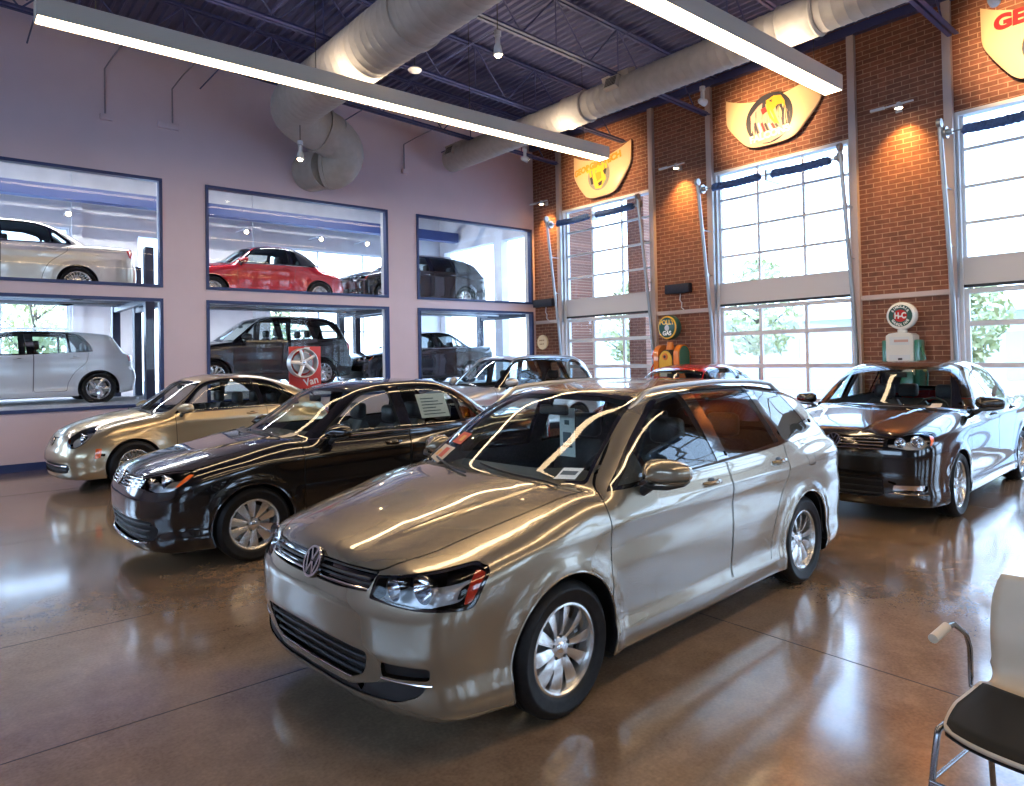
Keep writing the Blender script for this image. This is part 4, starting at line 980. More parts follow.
# --- round-backed coupe
BUG = dict(L=4.278, H=1.486, fa=.862, ra=3.399, hz=.325, Ra=.362, wr=.325, rim=.21, track=1.56, tw=.215, wheel=STD,
  xm=2.7, zbelt=.98, cab=(1.35, 3.7), zb=.17, zs=.58, Wmax=.905,
  deck=[(-.1, .56), (0, .62), (.05, .68), (.12, .75), (.3, .85), (.6, .935), (.95, .99), (1.25, 1.02), (1.5, .98), (3.3, .99), (3.7, 1.0), (4.0, .93), (4.15, .84), (4.25, .7)],
  crown=[(0, .12), (.3, .30), (.8, .30), (1.25, .20), (1.7, .05), (3.2, .05), (3.7, .25), (4.2, .3)], cp=2.2, deckbow=.25,
  W=[(0, .74), (.3, .79), (.6, .80), (.9, .80), (1.5, .845), (2.3, .855), (3.0, .84), (3.6, .80), (4.28, .70)],
  sec=[(.1, -.06), (.2, -.02), (.28, -.008), (.36, -.018), (.5, -.006), (.65, 0), (.78, .0), (.84, -.012), (.93, -.035), (1.03, -.08), (1.2, -.2)],
  nose=[(.1, .14), (.18, .06), (.24, .03), (.34, .015), (.42, .0), (.50, .01), (.58, .045), (.66, .075), (.74, .12), (.8, .17), (.9, .3)], bf=.30, pf=2.6,
  tail=[(.15, 4.18), (.3, 4.25), (.45, 4.278), (.55, 4.26), (.65, 4.22), (.8, 4.18), (.95, 4.08), (1.1, 3.9)], br=.28, pr=2.6,
  fenders=[(.92, .62, .40, .66, .285, .50, .07), (3.40, .62, .42, .66, .285, .50, .07)],
  roof=[(.8, .70), (1.1, .93), (1.35, 1.10), (1.6, 1.26), (1.8, 1.375), (2.0, 1.44), (2.3, 1.48), (2.6, 1.486), (2.9, 1.46), (3.2, 1.395), (3.5, 1.29), (3.8, 1.13), (4.0, .98), (4.2, .75)],
  gw=[(1.2, .80), (1.8, .815), (2.4, .825), (3.0, .80), (3.5, .73), (4.0, .62)],
  tum=[(.85, -.01), (.95, 0), (1.1, .06), (1.25, .14), (1.4, .235), (1.5, .33)], rc=.13, kg=.12, gbf=.40, gbr=.30, kj=.05,
  belt=[(1.4, .95), (4.2, 1.0)], crease=[(.4, .86), (4.4, .86)], ca=.008, cx=(1.3, 3.2), flare=.006,
  handles=[(2.62, .90)], mirror=(1.72, .945, 1.03, .24, .15, .15), badge=(0, .64, .06), wx=1.12, rvx=1.8,
  cabin=dict(sx=2.42, sz=.44, dx=1.45, dz=.97, rx=3.0, back=.57),
  bowls=[(.36, .56, .69, .075, 0)],
  bars=[('i', -.56, .56, .36, .36, .008, 'chrome', .01), ('i', -.55, .55, .31, .31, .008, 'black', .012)],
  sidebars=[([(1.50, .965), (2.0, .972), (2.6, .98), (3.20, .985)], .005, 'chrome', 'chrome_strip')],
  regions=[
    dict(name='hood', proj='top', poly=rpoly([(.10, -.15), (.12, .2), (.22, .38, .08), (.55, .47), (.95, .56), (1.35, .66), (1.30, .62), (1.20, .4), (1.13, .0), (1.13, -.15)], .03), mat='paint', seam=.007, cond=lambda c: c.z > .6, facing=.2),
    sidedoor('front_door', [(1.47, .30), (1.45, .90), (1.50, 1.0), (1.98, 1.42), (2.78, 1.47), (2.86, .95), (2.80, .50, .15), (2.66, .30)]),
    dict(name='sill_trim', proj='side', poly=[(1.2, .29), (3.06, .29), (3.06, .10), (1.2, .10)], mat='paint', facing=.2, pair=True),
    dict(name='cowl', proj='top', poly=[(1.13, -.1), (1.20, .4), (1.30, .62), (1.48, .66), (1.35, .5), (1.27, .3), (1.22, -.1)], mat='black', cond=lambda c: c.z > .8),
  ]+dlo([rpoly([(1.57, .995), (1.98, 1.345, .2), (2.3, 1.395), (2.70, 1.395), (2.76, 1.0)], .015), rpoly([(2.83, 1.0), (2.78, 1.390), (3.05, 1.315, .1), (3.34, 1.08, .05), (3.36, 1.01)], .02)],
    rpoly([(1.45, .955, .01), (1.98, 1.37, .25), (2.3, 1.42, .2), (2.75, 1.418, .2), (3.08, 1.34, .15), (3.40, 1.08, .06), (3.42, .985, .01), (2.4, .968)], .02, 5), g=('sideg', 'tintw'), names=('front_door', None))
  +wscreen(rpoly([(-.1, .97), (-.1, 1.40), (.30, 1.39), (.53, 1.355, .04), (.61, 1.17), (.66, .985, .03)], .02), 0.85, 2.1, .93, rpoly([(-.1, 1.06), (-.1, 1.34), (.30, 1.32), (.46, 1.12), (.42, 1.07)], .06), 3.0)
  +[dict(name='headlight_surround', proj=25, poly=[(.615+.145*cos(a), .70+.125*sin(a)) for a in np.linspace(0, 2*pi, 29)[:-1]], mat='gloss', off=.003, pair=True, facing=.1, cond=lambda c: c.x < .8 and c.y > .2),
    dict(name='headlight', proj=25, poly=[(.615+.135*cos(a), .70+.115*sin(a)) for a in np.linspace(0, 2*pi, 29)[:-1]], mat='lens', pair=True, facing=.1, cond=lambda c: c.x < .8 and c.y > .2),
    dict(name='side_marker', proj='side', poly=rpoly([(.40, .57), (.47, .57), (.45, .46), (.38, .45)], .01), mat='amber', pair=True, facing=.1, cond=lambda c: c.x < .8),
    dict(name='lower_intake', proj='front', poly=rpoly([(-.1, .40), (.40, .40), (.60, .39, .03), (.62, .33, .03), (.56, .27), (-.1, .26)], .02), mat='black', off=.025, facing=.05, cond=lambda c: c.x < .6),
    dict(name='taillight', proj='side', poly=[(4.0+.11*cos(a), .83+.09*sin(a)) for a in np.linspace(0, 2*pi, 21)[:-1]], mat='red', pair=True, facing=0, cond=lambda c: c.x > 3.7 and c.z > .6),
  ])
SOFTBUG = dict(BUG); SOFTBUG['regions'] = [dict(name='soft_top', proj='side', poly=rpoly([(1.85, 1.38), (1.85, 1.6), (3.9, 1.6), (3.9, 1.04), (3.62, 1.02), (1.9, 1.0)], .01), mat='canvas', facing=None, cond=lambda c: c.x > 1.8 and c.z > 1.0)]+[r for r in BUG['regions']]+[dict(name='soft_top', proj='side', poly=[(3.02, 1.005), (2.93, 1.30), (2.86, 1.44), (2.86, 1.6), (3.9, 1.6), (3.9, 1.03)], mat='canvas', facing=None, cond=lambda c: c.x > 2.7 and c.z > 1.0)]
SOFTBUG['roof'] = [(.8, .70), (1.1, .93), (1.35, 1.10), (1.6, 1.26), (1.8, 1.375), (2.0, 1.43), (2.3, 1.47), (2.6, 1.478), (2.9, 1.455), (3.15, 1.39), (3.4, 1.25), (3.62, 1.06), (3.75, .93), (3.9, .80)]

# --- compact sport utility
SUV = dict(WAGON); SUV.update(L=4.43, H=1.68, fa=.87, ra=3.474, hz=.345, wr=.345, Ra=.385, rim=.225, track=1.57, tw=.225, wheel=ST10, xm=2.8, zbelt=1.09, cab=(1.45, 4.1), zb=.20, zs=.68,
  deck=[(-.1, .78), (0, .83), (.06, .885), (.15, .93), (.35, .985), (.7, 1.045), (1.1, 1.09), (1.35, 1.105), (1.7, 1.09), (4.0, 1.09), (4.43, 1.05)],
  W=[(0, .80), (.3, .85), (.6, .88), (.9, .892), (1.5, .89), (2.3, .895), (3.3, .90), (3.8, .885), (4.1, .86), (4.43, .80)],
  sec=[(.1, -.06), (.22, -.015), (.34, 0), (.42, -.02), (.55, -.010), (.70, 0), (.86, .0), (.94, -.012), (1.04, -.035), (1.14, -.085), (1.3, -.2)],
  nose=[(.1, .16), (.2, .07), (.28, .035), (.40, .02), (.55, .0), (.68, .0), (.78, .02), (.87, .05), (.94, .12), (1.05, .3)],
  tail=[(.15, 4.30), (.3, 4.39), (.5, 4.43), (.66, 4.42), (.78, 4.39), (1.05, 4.385), (1.2, 4.36)],
  roof=[(.8, .78), (1.15, 1.04), (1.5, 1.27), (1.85, 1.50), (2.05, 1.60), (2.3, 1.655), (2.7, 1.68), (3.3, 1.67), (3.8, 1.63), (3.98, 1.59), (4.08, 1.53), (4.22, 1.28), (4.33, 1.08), (4.38, .92)],
  gw=[(1.2, .84), (1.8, .85), (2.6, .857), (3.4, .85), (3.9, .82), (4.3, .77)],
  tum=[(.95, -.01), (1.06, 0), (1.25, .07), (1.42, .15), (1.57, .235), (1.7, .33)],
  crease=[(.4, .93), (1.4, .94), (3.0, .96), (4.3, .98)], handles=[(2.35, 1.0), (3.22, 1.015)], mirror=(1.86, .99, 1.17, .25, .18, .16), rails=(1.98, 3.9, .58),
  badge=(0, .82, .075), wx=1.10, cabin=dict(sx=2.42, sz=.58, dx=1.48, dz=1.08, rx=3.2, back=.62), rvx=1.85,
  bowls=[(.23, .70, .83, .06, 0), (.14, .58, .83, .05, 0)], rbadge=(0, .95, .06),
  bars=[('g', -.44, .44, .80, .80, .010, 'chrome', .004), ('g', -.44, .44, .85, .85, .010, 'chrome', .004), ('i', -.5, .5, .42, .42, .008, 'black', .012), ('i', -.5, .5, .50, .50, .008, 'black', .012)])
SUV['regions'] = [
    dict(name='hood', proj='top', poly=rpoly([(.065, -.15), (.068, .2), (.09, .40), (.13, .49, .03), (.30, .60, .08), (.65, .665), (1.05, .71), (1.36, .735), (1.32, .66), (1.20, .4), (1.13, .0), (1.13, -.15)], .03), mat='paint', seam=.007, cond=lambda c: c.z > .7, facing=.2),
    sidedoor('front_door', [(1.40, .36), (1.40, 1.06), (1.48, 1.14), (2.0, 1.60), (2.49, 1.67), (2.54, 1.05), (2.53, .36)]),
    sidedoor('rear_door', [(2.54, .36), (2.55, 1.05), (2.50, 1.67), (3.25, 1.65), (3.43, 1.1), (3.38, .90, .2), (3.15, .70, .2), (3.06, .50), (3.04, .36)]),
    dict(name='sill_trim', proj='side', poly=[(1.2, .35), (3.12, .35), (3.12, .10), (1.2, .10)], mat='black', facing=.2, pair=True),
    dict(name='cowl', proj='top', poly=[(1.13, -.1), (1.20, .4), (1.32, .66), (1.54, .70), (1.38, .52), (1.27, .3), (1.22, -.1)], mat='black', cond=lambda c: c.z > .9),
  ]+dlo([rpoly([(1.62, 1.10), (2.08, 1.53, .2), (2.41, 1.585), (2.46, 1.11)], .015), rpoly([(2.59, 1.115), (2.55, 1.592), (3.18, 1.58), (3.30, 1.13)], .015), rpoly([(3.40, 1.135), (3.30, 1.575), (3.72, 1.54, .08), (3.95, 1.26, .06), (3.97, 1.17, .03)], .02)],
    rpoly([(1.44, 1.07, .01), (1.75, 1.30, .3), (2.06, 1.555, .25), (2.45, 1.61, .2), (3.2, 1.608), (3.76, 1.565, .1), (4.01, 1.26, .08), (4.03, 1.14, .03), (2.4, 1.08)], .02, 5))\
  +wscreen(rpoly([(-.1, 1.08), (-.1, 1.60), (.35, 1.59), (.60, 1.555, .03), (.67, 1.35), (.735, 1.09, .02)], .02), 0.8, 2.2, 1.02, rpoly([(-.1, 1.14), (-.1, 1.53), (.50, 1.51), (.62, 1.17)], .05), 3.8)\
  +lamps(rpoly([(.435, .79, .01), (.45, .875, .015), (.66, .90, .2), (.84, .92, .03), (.89, .90, .02), (.885, .83, .02), (.80, .785, .03), (.60, .775)], .02), 35)+[
    dict(name='grille', proj='front', poly=rpoly([(-.1, .875), (.25, .875), (.46, .868), (.45, .79), (.25, .765), (-.1, .760)], .01), mat='gloss', off=.022, facing=.1, cond=lambda c: c.x < .5),
    dict(name='lower_intake', proj='front', poly=rpoly([(-.1, .56), (.42, .56), (.56, .50, .03), (.50, .36, .04), (-.1, .35)], .02), mat='black', off=.03, facing=.05, cond=lambda c: c.x < .6),
    dict(name='rear_bumper_trim', proj='side', poly=[(3.86, .47), (4.6, .47), (4.6, .1), (3.86, .1)], mat='black', pair=True, facing=-1, cond=lambda c: c.x > 3.8),
    dict(name='taillight', proj='side', poly=rpoly([(4.12, 1.04, .02), (4.3, 1.08), (4.5, 1.04), (4.5, .88), (4.16, .90, .04)], .02), mat='red', pair=True, facing=-.3, cond=lambda c: c.x > 3.95),
]

# stretch a specification: x through a table for everything that belongs to the cabin, z through a lift
def warp(D, xt, lift=(.040, .012), keep=()):
    xs = Sp(xt); X = lambda x: float(xs(x))
    Z = lambda z: z+lift[0]*float(sstep(.35, .72, z))+lift[1]*float(sstep(.9, 1.45, z))
    D = dict(D)
    for k in ('deck', 'roof', 'crease'): D[k] = [(X(x), Z(z)) for x, z in D[k]]
    for k in ('nose', 'tail', 'sec', 'tum'): D[k] = [(Z(z), v) for z, v in D[k]]
    for k in ('gw', 'crown'): D[k] = [(X(x), v) for x, v in D[k]]
    D['H'] = Z(D['H']); D['zbelt'] = Z(D['zbelt']); D['cab'] = (X(D['cab'][0]), X(D['cab'][1])); D['xm'] = X(D['xm'])
    c = dict(D.get('cabin', {})); c['sx'] = X(c.get('sx', 2.42)); c['rx'] = X(c.get('rx', 3.3)); c['dx'] = X(c.get('dx', 1.45))+.04; c['dz'] = Z(c.get('dz', .93))-.02; D['cabin'] = c
    D['handles'] = [(X(x), Z(z)) for x, z in D['handles']]; m = D['mirror']; D['mirror'] = (X(m[0])-.10, m[1], Z(m[2]))+tuple(m[3:])
    if 'rails' in D: D['rails'] = (X(D['rails'][0]), X(D['rails'][1]), D['rails'][2])
    D['badge'] = (0, Z(D['badge'][1]), D['badge'][2]); D['wx'] = X(D['wx']); D['rvx'] = X(D.get('rvx', 1.95))
    D['bars'] = [(a, b, c_, Z(z0), Z(z1))+tuple(r) for (a, b, c_, z0, z1, *r) in D['bars']]
    D['bowls'] = [(a, b, Z(z))+tuple(r) for (a, b, z, *r) in D['bowls']]
    D['sidebars'] = [([(X(x), Z(z)) for x, z in p], *r) for (p, *r) in D.get('sidebars', [])]
    if 'fenders' in D: D['fenders'] = [(a, b, z+.01, *r) for (a, b, z, *r) in D['fenders']]
    R = []
    for r in D['regions']:
        r = dict(r); p = r['proj']; fx = r['name'] in ('taillight', 'side_marker', 'tailgate_glass_trim', 'rear_bumper_trim')
        r['poly'] = [((x if fx else X(x)), Z(z)) for x, z in r['poly']] if p == 'side' else [(X(x), y) for x, y in r['poly']] if p == 'top' else [(u, Z(z)) for u, z in r['poly']]
        R.append(r)
    D['regions'] = R
    return D
_W0 = WAGON
WAGON = warp(_W0, [(0, 0), (.6, .56), (1.2, .99), (1.43, 1.20), (1.8, 1.55), (2.1, 1.86), (2.6, 2.42), (3.1, 2.95), (3.44, 3.24), (4.0, 3.70), (4.2, 3.86), (4.32, 4.12), (4.42, 4.32), (4.50, 4.46), (4.56, 4.52)])
HATCH = warp(HATCH, [(0, 0), (.6, .58), (1.2, 1.05), (1.43, 1.28), (1.8, 1.62), (2.1, 1.90), (2.6, 2.44), (3.1, 2.98), (3.4, 3.30), (3.9, 3.86), (4.3, 4.3)], (.02, .0))
SEDAN = warp(SEDAN, [(0, 0), (.7, .67), (1.2, 1.07), (1.44, 1.33), (1.93, 1.76), (2.12, 1.95), (2.6, 2.42), (3.12, 2.96), (3.34, 3.13), (3.7, 3.46), (4.0, 3.78), (4.3, 4.18), (4.64, 4.64)])
MIDSEDAN = warp(MIDSEDAN, [(0, 0), (.7, .67), (1.25, 1.12), (1.47, 1.36), (2.0, 1.83), (2.2, 2.03), (2.7, 2.52), (3.2, 3.05), (3.5, 3.32), (3.9, 3.68), (4.2, 4.02), (4.5, 4.4), (4.87, 4.87)], (.065, .02))
BUG = warp(BUG, [(0, 0), (.7, .66), (1.15, 1.05), (1.45, 1.41), (2.0, 1.90), (2.8, 2.72), (4.28, 4.28)], (.025, .02))
SOFTBUG = warp(SOFTBUG, [(0, 0), (1.15, 1.10), (1.45, 1.41), (2.0, 1.93), (2.8, 2.74), (4.28, 4.28)], (.02, .02))
SUV = warp(SUV, [(0, 0), (.6, .58), (1.2, 1.08), (1.43, 1.30), (2.1, 1.95), (2.55, 2.44), (3.1, 3.02), (4.43, 4.43)], (.03, .04))
# ------------------------------------------------------------------ the hall
XW, YW = 12.342, 13.735            # inner faces of the brick wall and of the painted wall
X0, Y0 = -8.0, -8.2
CEIL = lambda x: 7.36+.045*(12.34-x)

def struct(name, mb, m, autos=None, smooth=False):
    return tag(mb.build(name, m, None, autos=autos, smooth=smooth), kind='structure')

# materials of the building
def floor_mat():
    m = mat('polished_concrete', (.25, .18, .12), .12, spec=.6); b = m.node_tree.nodes['Principled BSDF']
    tc = N(m, 'ShaderNodeTexCoord'); mp = N(m, 'ShaderNodeMapping'); LK(m, tc.outputs['Object'], mp.inputs[0])
    n1 = N(m, 'ShaderNodeTexNoise', Scale=.55, Detail=8., Roughness=.62, Distortion=.6); n2 = N(m, 'ShaderNodeTexNoise', Scale=4.5, Detail=10., Roughness=.7, Distortion=.3)
    n3 = N(m, 'ShaderNodeTexNoise', Scale=60., Detail=3.)
    for n in (n1, n2, n3): LK(m, mp.outputs[0], n.inputs[0])
    r1 = N(m, 'ShaderNodeValToRGB'); e = r1.color_ramp.elements
    e[0].position = .30; e[0].color = (.115, .062, .032, 1); e[1].position = .72; e[1].color = (.37, .235, .135, 1)
    k = e.new(.5); k.color = (.225, .140, .078, 1)
    ad = N(m, 'ShaderNodeMath', operation='MULTIPLY_ADD'); ad.inputs[1].default_value = .55; LK(m, n2.outputs[0], ad.inputs[0])
    mu = N(m, 'ShaderNodeMath', operation='MULTIPLY'); mu.inputs[1].default_value = .48; LK(m, n1.outputs[0], mu.inputs[0]); LK(m, mu.outputs[0], ad.inputs[2])
    LK(m, ad.outputs[0], r1.inputs[0])
    # grey slab tones
    n4 = N(m, 'ShaderNodeTexNoise', Scale=.28, Detail=3.); LK(m, mp.outputs[0], n4.inputs[0])
    mr = N(m, 'ShaderNodeMapRange'); mr.inputs['From Min'].default_value = .42; mr.inputs['From Max'].default_value = .62; LK(m, n4.outputs[0], mr.inputs[0])
    mx = N(m, 'ShaderNodeMixRGB', blend_type='MIX'); mx.inputs[2].default_value = (.25, .20, .165, 1)
    ml = N(m, 'ShaderNodeMath', operation='MULTIPLY'); ml.inputs[1].default_value = .55; LK(m, mr.outputs[0], ml.inputs[0]); LK(m, ml.outputs[0], mx.inputs[0])
    LK(m, r1.outputs[0], mx.inputs[1])
    mo = N(m, 'ShaderNodeMixRGB', blend_type='OVERLAY'); mo.inputs[0].default_value = .35; LK(m, mx.outputs[0], mo.inputs[1]); LK(m, n3.outputs[0], mo.inputs[2])
    LK(m, mo.outputs[0], b.inputs['Base Color'])
    rr = N(m, 'ShaderNodeMapRange'); rr.inputs['To Min'].default_value = .10; rr.inputs['To Max'].default_value = .24; LK(m, n2.outputs[0], rr.inputs[0]); LK(m, rr.outputs[0], b.inputs['Roughness'])
    bp = N(m, 'ShaderNodeBump', Strength=.06, Distance=.01); LK(m, n2.outputs[0], bp.inputs['Height']); LK(m, bp.outputs[0], b.inputs['Normal'])
    b.inputs['Coat Weight'].default_value = .6; b.inputs['Coat Roughness'].default_value = .09
    return m
def brick_mat():
    m = mat('brick_wall', (.3, .1, .05), .8); b = m.node_tree.nodes['Principled BSDF']
    tc = N(m, 'ShaderNodeTexCoord'); sp = N(m, 'ShaderNodeSeparateXYZ'); cb = N(m, 'ShaderNodeCombineXYZ')
    LK(m, tc.outputs['Object'], sp.inputs[0]); LK(m, sp.outputs[1], cb.inputs[0]); LK(m, sp.outputs[2], cb.inputs[1])
    br = N(m, 'ShaderNodeTexBrick'); LK(m, cb.outputs[0], br.inputs[0])
    br.inputs['Scale'].default_value = 1.; br.inputs['Brick Width'].default_value = .245; br.inputs['Row Height'].default_value = .080
    br.inputs['Mortar Size'].default_value = .007; br.inputs['Mortar Smooth'].default_value = .3; br.inputs['Bias'].default_value = -.2
    br.inputs['Color1'].default_value = (.235, .092, .056, 1); br.inputs['Color2'].default_value = (.155, .062, .040, 1); br.inputs['Mortar'].default_value = (.44, .27, .18, 1)
    no = N(m, 'ShaderNodeTexNoise', Scale=9., Detail=6.); LK(m, cb.outputs[0], no.inputs[0])
    mo = N(m, 'ShaderNodeMixRGB', blend_type='OVERLAY'); mo.inputs[0].default_value = .5; LK(m, br.outputs[0], mo.inputs[1]); LK(m, no.outputs[0], mo.inputs[2]); LK(m, mo.outputs[0], b.inputs['Base Color'])
    bp = N(m, 'ShaderNodeBump', Strength=.5, Distance=.01, invert=True); LK(m, br.outputs[1], bp.inputs['Height']); LK(m, bp.outputs[0], b.inputs['Normal'])
    return m
floor_mat(); brick_mat(); noisy('brick_back', (.13, .06, .045), (.19, .10, .07), 3, .8)
noisy('lilac_paint', (.70, .565, .61), (.745, .605, .65), 1.2, .65, .02)
noisy('cream_block', (.62, .60, .60), (.70, .68, .68), 2, .7)
mat('navy_paint', (.022, .045, .16), .4)
mat('navy_steel', (.05, .06, .17), .4)
mat('deck_paint', (.085, .09, .19), .5)
noisy('duct_metal', (.42, .39, .35), (.47, .44, .40), 8, .5, 0)
mat('galvanized', (.36, .38, .40), .35, .7)
mat('white_trim', (.70, .72, .74), .45)
mat('door_panel', (.62, .60, .60), .5)
mat('strip_paint', (.52, .44, .42), .5)
mat('fixture_beige', (.60, .55, .47), .5)
mat('tube_light', (1, .86, .66), .5, emit=13., ecol=(1, .72, .42)); mat('added_up_glow', (1, .86, .66), .5, emit=11., ecol=(1, .78, .55))
mat('bulb_warm', (1, .8, .5), .5, emit=40., ecol=(1, .70, .38))
glass('clear_pane', (.93, .95, .96), .7)
glass('lift_pane', (.97, .98, .985), .25)
noisy('speaker_black', (.012, .018, .035), (.02, .028, .05), 50, .7); noisy('spring_blue', (.04, .09, .24), (.06, .13, .32), 40, .7, .3)
mat('brass', (.7, .5, .2), .3, 1); mat('joint', (.03, .022, .018), .8)

# floor with saw cut joints
m = MB(); m.box((X0, Y0, -.3), (XW+.3, YW+.3, 0)); struct('floor', m, 'polished_concrete')
m = MB()
for y in (3.72, 5.24, 8.25, 11.3, -2.4): m.box((X0, y-.004, -.01), (XW, y+.004, .0008))
for x in (3.85, 8.6, -1.6): m.box((x-.004, Y0, -.01), (x+.004, YW, .0009))
struct('floor_joint', m, 'joint').name = 'floor_joint'

def wall_x(name, y0, y1, x0, x1, ztop, holes, mt):
    """wall slab running along x, holes = (xa, xb, za, zb)"""
    m = MB(); xs = sorted({x0, x1}|{h[0] for h in holes}|{h[1] for h in holes}); zs = sorted({-.0, ztop}|{h[2] for h in holes}|{h[3] for h in holes})
    for a, b in zip(xs[:-1], xs[1:]):
        run = None
        for c, d in zip(zs[:-1], zs[1:]):
            cx, cz = (a+b)/2, (c+d)/2
            if any(h[0] < cx < h[1] and h[2] < cz < h[3] for h in holes):
                if run: m.box((a, y0, run[0]), (b, y1, run[1])); run = None
            else: run = (run[0], d) if run else (c, d)
        if run: m.box((a, y0, run[0]), (b, y1, run[1]))
    return struct(name, m, mt)
def wall_y(name, x0, x1, y0, y1, ztop, holes, mt):
    m = MB(); ys = sorted({y0, y1}|{h[0] for h in holes}|{h[1] for h in holes}); zs = sorted({-.0, ztop}|{h[2] for h in holes}|{h[3] for h in holes})
    for a, b in zip(ys[:-1], ys[1:]):
        run = None
        for c, d in zip(zs[:-1], zs[1:]):
            cy, cz = (a+b)/2, (c+d)/2
            if any(h[0] < cy < h[1] and h[2] < cz < h[3] for h in holes):
                if run: m.box((x0, a, run[0]), (x1, b, run[1])); run = None
            else: run = (run[0], d) if run else (c, d)
        if run: m.box((x0, a, run[0]), (x1, b, run[1]))
    return struct(name, m, mt)
WT = .25
WX = [(-5.35, -1.45), (-.70, 3.215), (3.965, 7.89), (8.65, 12.25)]
WZ = [(.94, 2.895), (3.095, 5.09)]
wall_x('wall_left', YW, YW+WT, X0, XW+.25, 8.6, [(a, b, c, d) for a, b in WX for c, d in WZ], 'lilac_paint')
DY = [(9.78, 12.64), (5.38, 8.155), (1.0, 3.78), (-3.4, -.62), (-7.8, -5.0)]
wall_y('wall_right', XW, XW+.3, Y0-.3, YW, 8.4, [(a, b, -.01, 5.42) for a, b in DY], 'brick_wall')
wall_x('wall_back', Y0-.3, Y0, X0-.3, XW, 8.8, [(-3.2, -1.2, 1.4, 3.9), (1.0, 2.6, 1.4, 3.9), (3.8, 6.0, 1.4, 3.9), (7.6, 9.6, 1.4, 3.9)], 'brick_back')
wall_y('wall_front', X0-.3, X0, Y0-.3, YW+WT, 8.8, [(-6, 8, 3.2, 5.6)], 'lilac_paint')
m = MB(); m.box((X0, YW-.018, 0), (XW, YW, .13)); struct('baseboard_left', m, 'navy_paint')
k = 0
for a, b in WX:
    for c, d in WZ:
        k += 1; w = .055; y0, y1 = YW-.03, YW+.10
        m = MB()
        m.box((a, y0, c), (b, y1, c+w)); m.box((a, y0, d-w), (b, y1, d)); m.box((a, y0, c+w), (a+w, y1, d-w)); m.box((b-w, y0, c+w), (b, y1, d-w))
        f = struct('window_%d' % k, m, 'navy_paint')
        m = MB().box((a+w, YW+.06, c+w), (b-w, YW+.066, d-w)); g = m.build('pane', 'lift_pane', f)
        m = MB(); m.box((a-.0, YW+.10, c-.0), (b+.0, YW+WT+.02, c+.02)); m.box((b-.03, YW+.10, c+.02), (b, YW+WT+.01, d)); m.box((a, YW+.10, c+.02), (a+.03, YW+WT+.01, d)); m.box((a+.03, YW+.10, d-.03), (b-.03, YW+WT+.01, d))
        m.build('reveal', 'cream_block', f)
# back hall windows
for k2, (a, b, z0) in enumerate([(-3.2, -1.2, 1.4), (1.0, 2.6, 1.4), (3.8, 6.0, 1.4), (7.6, 9.6, 1.4)]):
    m = MB(); t = .05
    for x in np.linspace(a, b-t, 4): m.box((x, Y0-.18, z0), (x+t, Y0-.08, 3.9))
    for z in np.linspace(z0, 3.9-t, 5): m.box((a, Y0-.17, z), (b, Y0-.09, z+t))
    f = struct('window_%d' % (20+k2), m, 'white_trim'); MB().box((a, Y0-.135, z0), (b, Y0-.13, 3.9)).build('pane', 'clear_pane', f)
m = MB(); t = .05
for y in np.linspace(-6, 8-t, 9): m.box((X0-.2, y, 3.2), (X0-.1, y+t, 5.6))
for z in (3.2, 4.4, 5.55): m.box((X0-.19, -6, z), (X0-.11, 8, z+t))
f = struct('window_30', m, 'white_trim'); MB().box((X0-.155, -6, 3.2), (X0-.15, 8, 5.6)).build('pane', 'clear_pane', f)

# ribbed steel deck
m = MB(); V = []; F = []; x = X0; p = .152
prof = []
while x < XW+.3:
    for dx, dz in ((0, 0), (.035, 0), (.055, .045), (.13, .045)): prof.append((x+dx, CEIL(x)+dz))
    x += p
for y in (Y0-.3, 1., 8., YW+.3):
    V += [(x_, y, z_) for x_, z_ in prof]
n = len(prof)
for j in range(3):
    for i in range(n-1): F.append((j*n+i, j*n+i+1, (j+1)*n+i+1, (j+1)*n+i))
m.add(V, F); struct('ceiling', m, 'deck_paint')
m = MB().prism([(X0-.4, Y0-.4, CEIL(X0)+.08), (XW+.35, Y0-.4, CEIL(XW)+.08), (XW+.35, Y0-.4, CEIL(XW)+.3), (X0-.4, Y0-.4, CEIL(X0)+.3)], (0, YW-Y0+.8, 0)); struct('ceiling', m, 'cream_block').name = 'ceiling'

ORD = ['first', 'second', 'third', 'fourth', 'fifth', 'sixth', 'seventh', 'eighth', 'ninth', 'tenth']
# open web joists
def angle_bar(m, p, q, w=.05, gap=.03):
    for s in (-1, 1):
        y0 = s*gap/2; y1 = s*(gap/2+w)
        m.prism([(p[0], y0, p[1]), (p[0], y1, p[1]), (p[0], y1, p[1]+.006), (p[0], y0, p[1]+.006)], (q[0]-p[0], 0, q[1]-p[1]))
        m.prism([(p[0], y0, p[1]), (p[0], y0+s*.006, p[1]), (p[0], y0+s*.006, p[1]+w), (p[0], y0, p[1]+w)], (q[0]-p[0], 0, q[1]-p[1]))
def make_joist():
    r = empty('roof_joist', (0, 0, 0), label='dark blue open-web steel roof joist running to the brick wall', cat='joist', group='open-web joists under the roof deck')
    zt = lambda x: CEIL(x)-.07; zb = lambda x: 6.47+.045*(12.0-x)
    m = MB(); angle_bar(m, (X0, zt(X0)), (XW-.02, zt(XW)), .06); m.build('top_chord', 'navy_steel', r)
    m = MB(); angle_bar(m, (X0, zb(X0)), (11.92, zb(11.92)), .065); m.build('bottom_chord', 'navy_steel', r)
    m = MB(); x = X0; i = 0
    while x < 11.0:
        x1 = x+.75; m.cyl((x, 0, zb(x)+.03), (x1, 0, zt(x1)+.02), .014, n=6); m.cyl((x1, 0, zt(x1)+.02), (x1+.75, 0, zb(x1+.75)+.03), .014, n=6)
        m.cyl((x1, 0, zt(x1)), (x1, 0, zb(x1)+.03), .011, n=6); x += 1.5
    m.build('web', 'navy_steel', r); return r
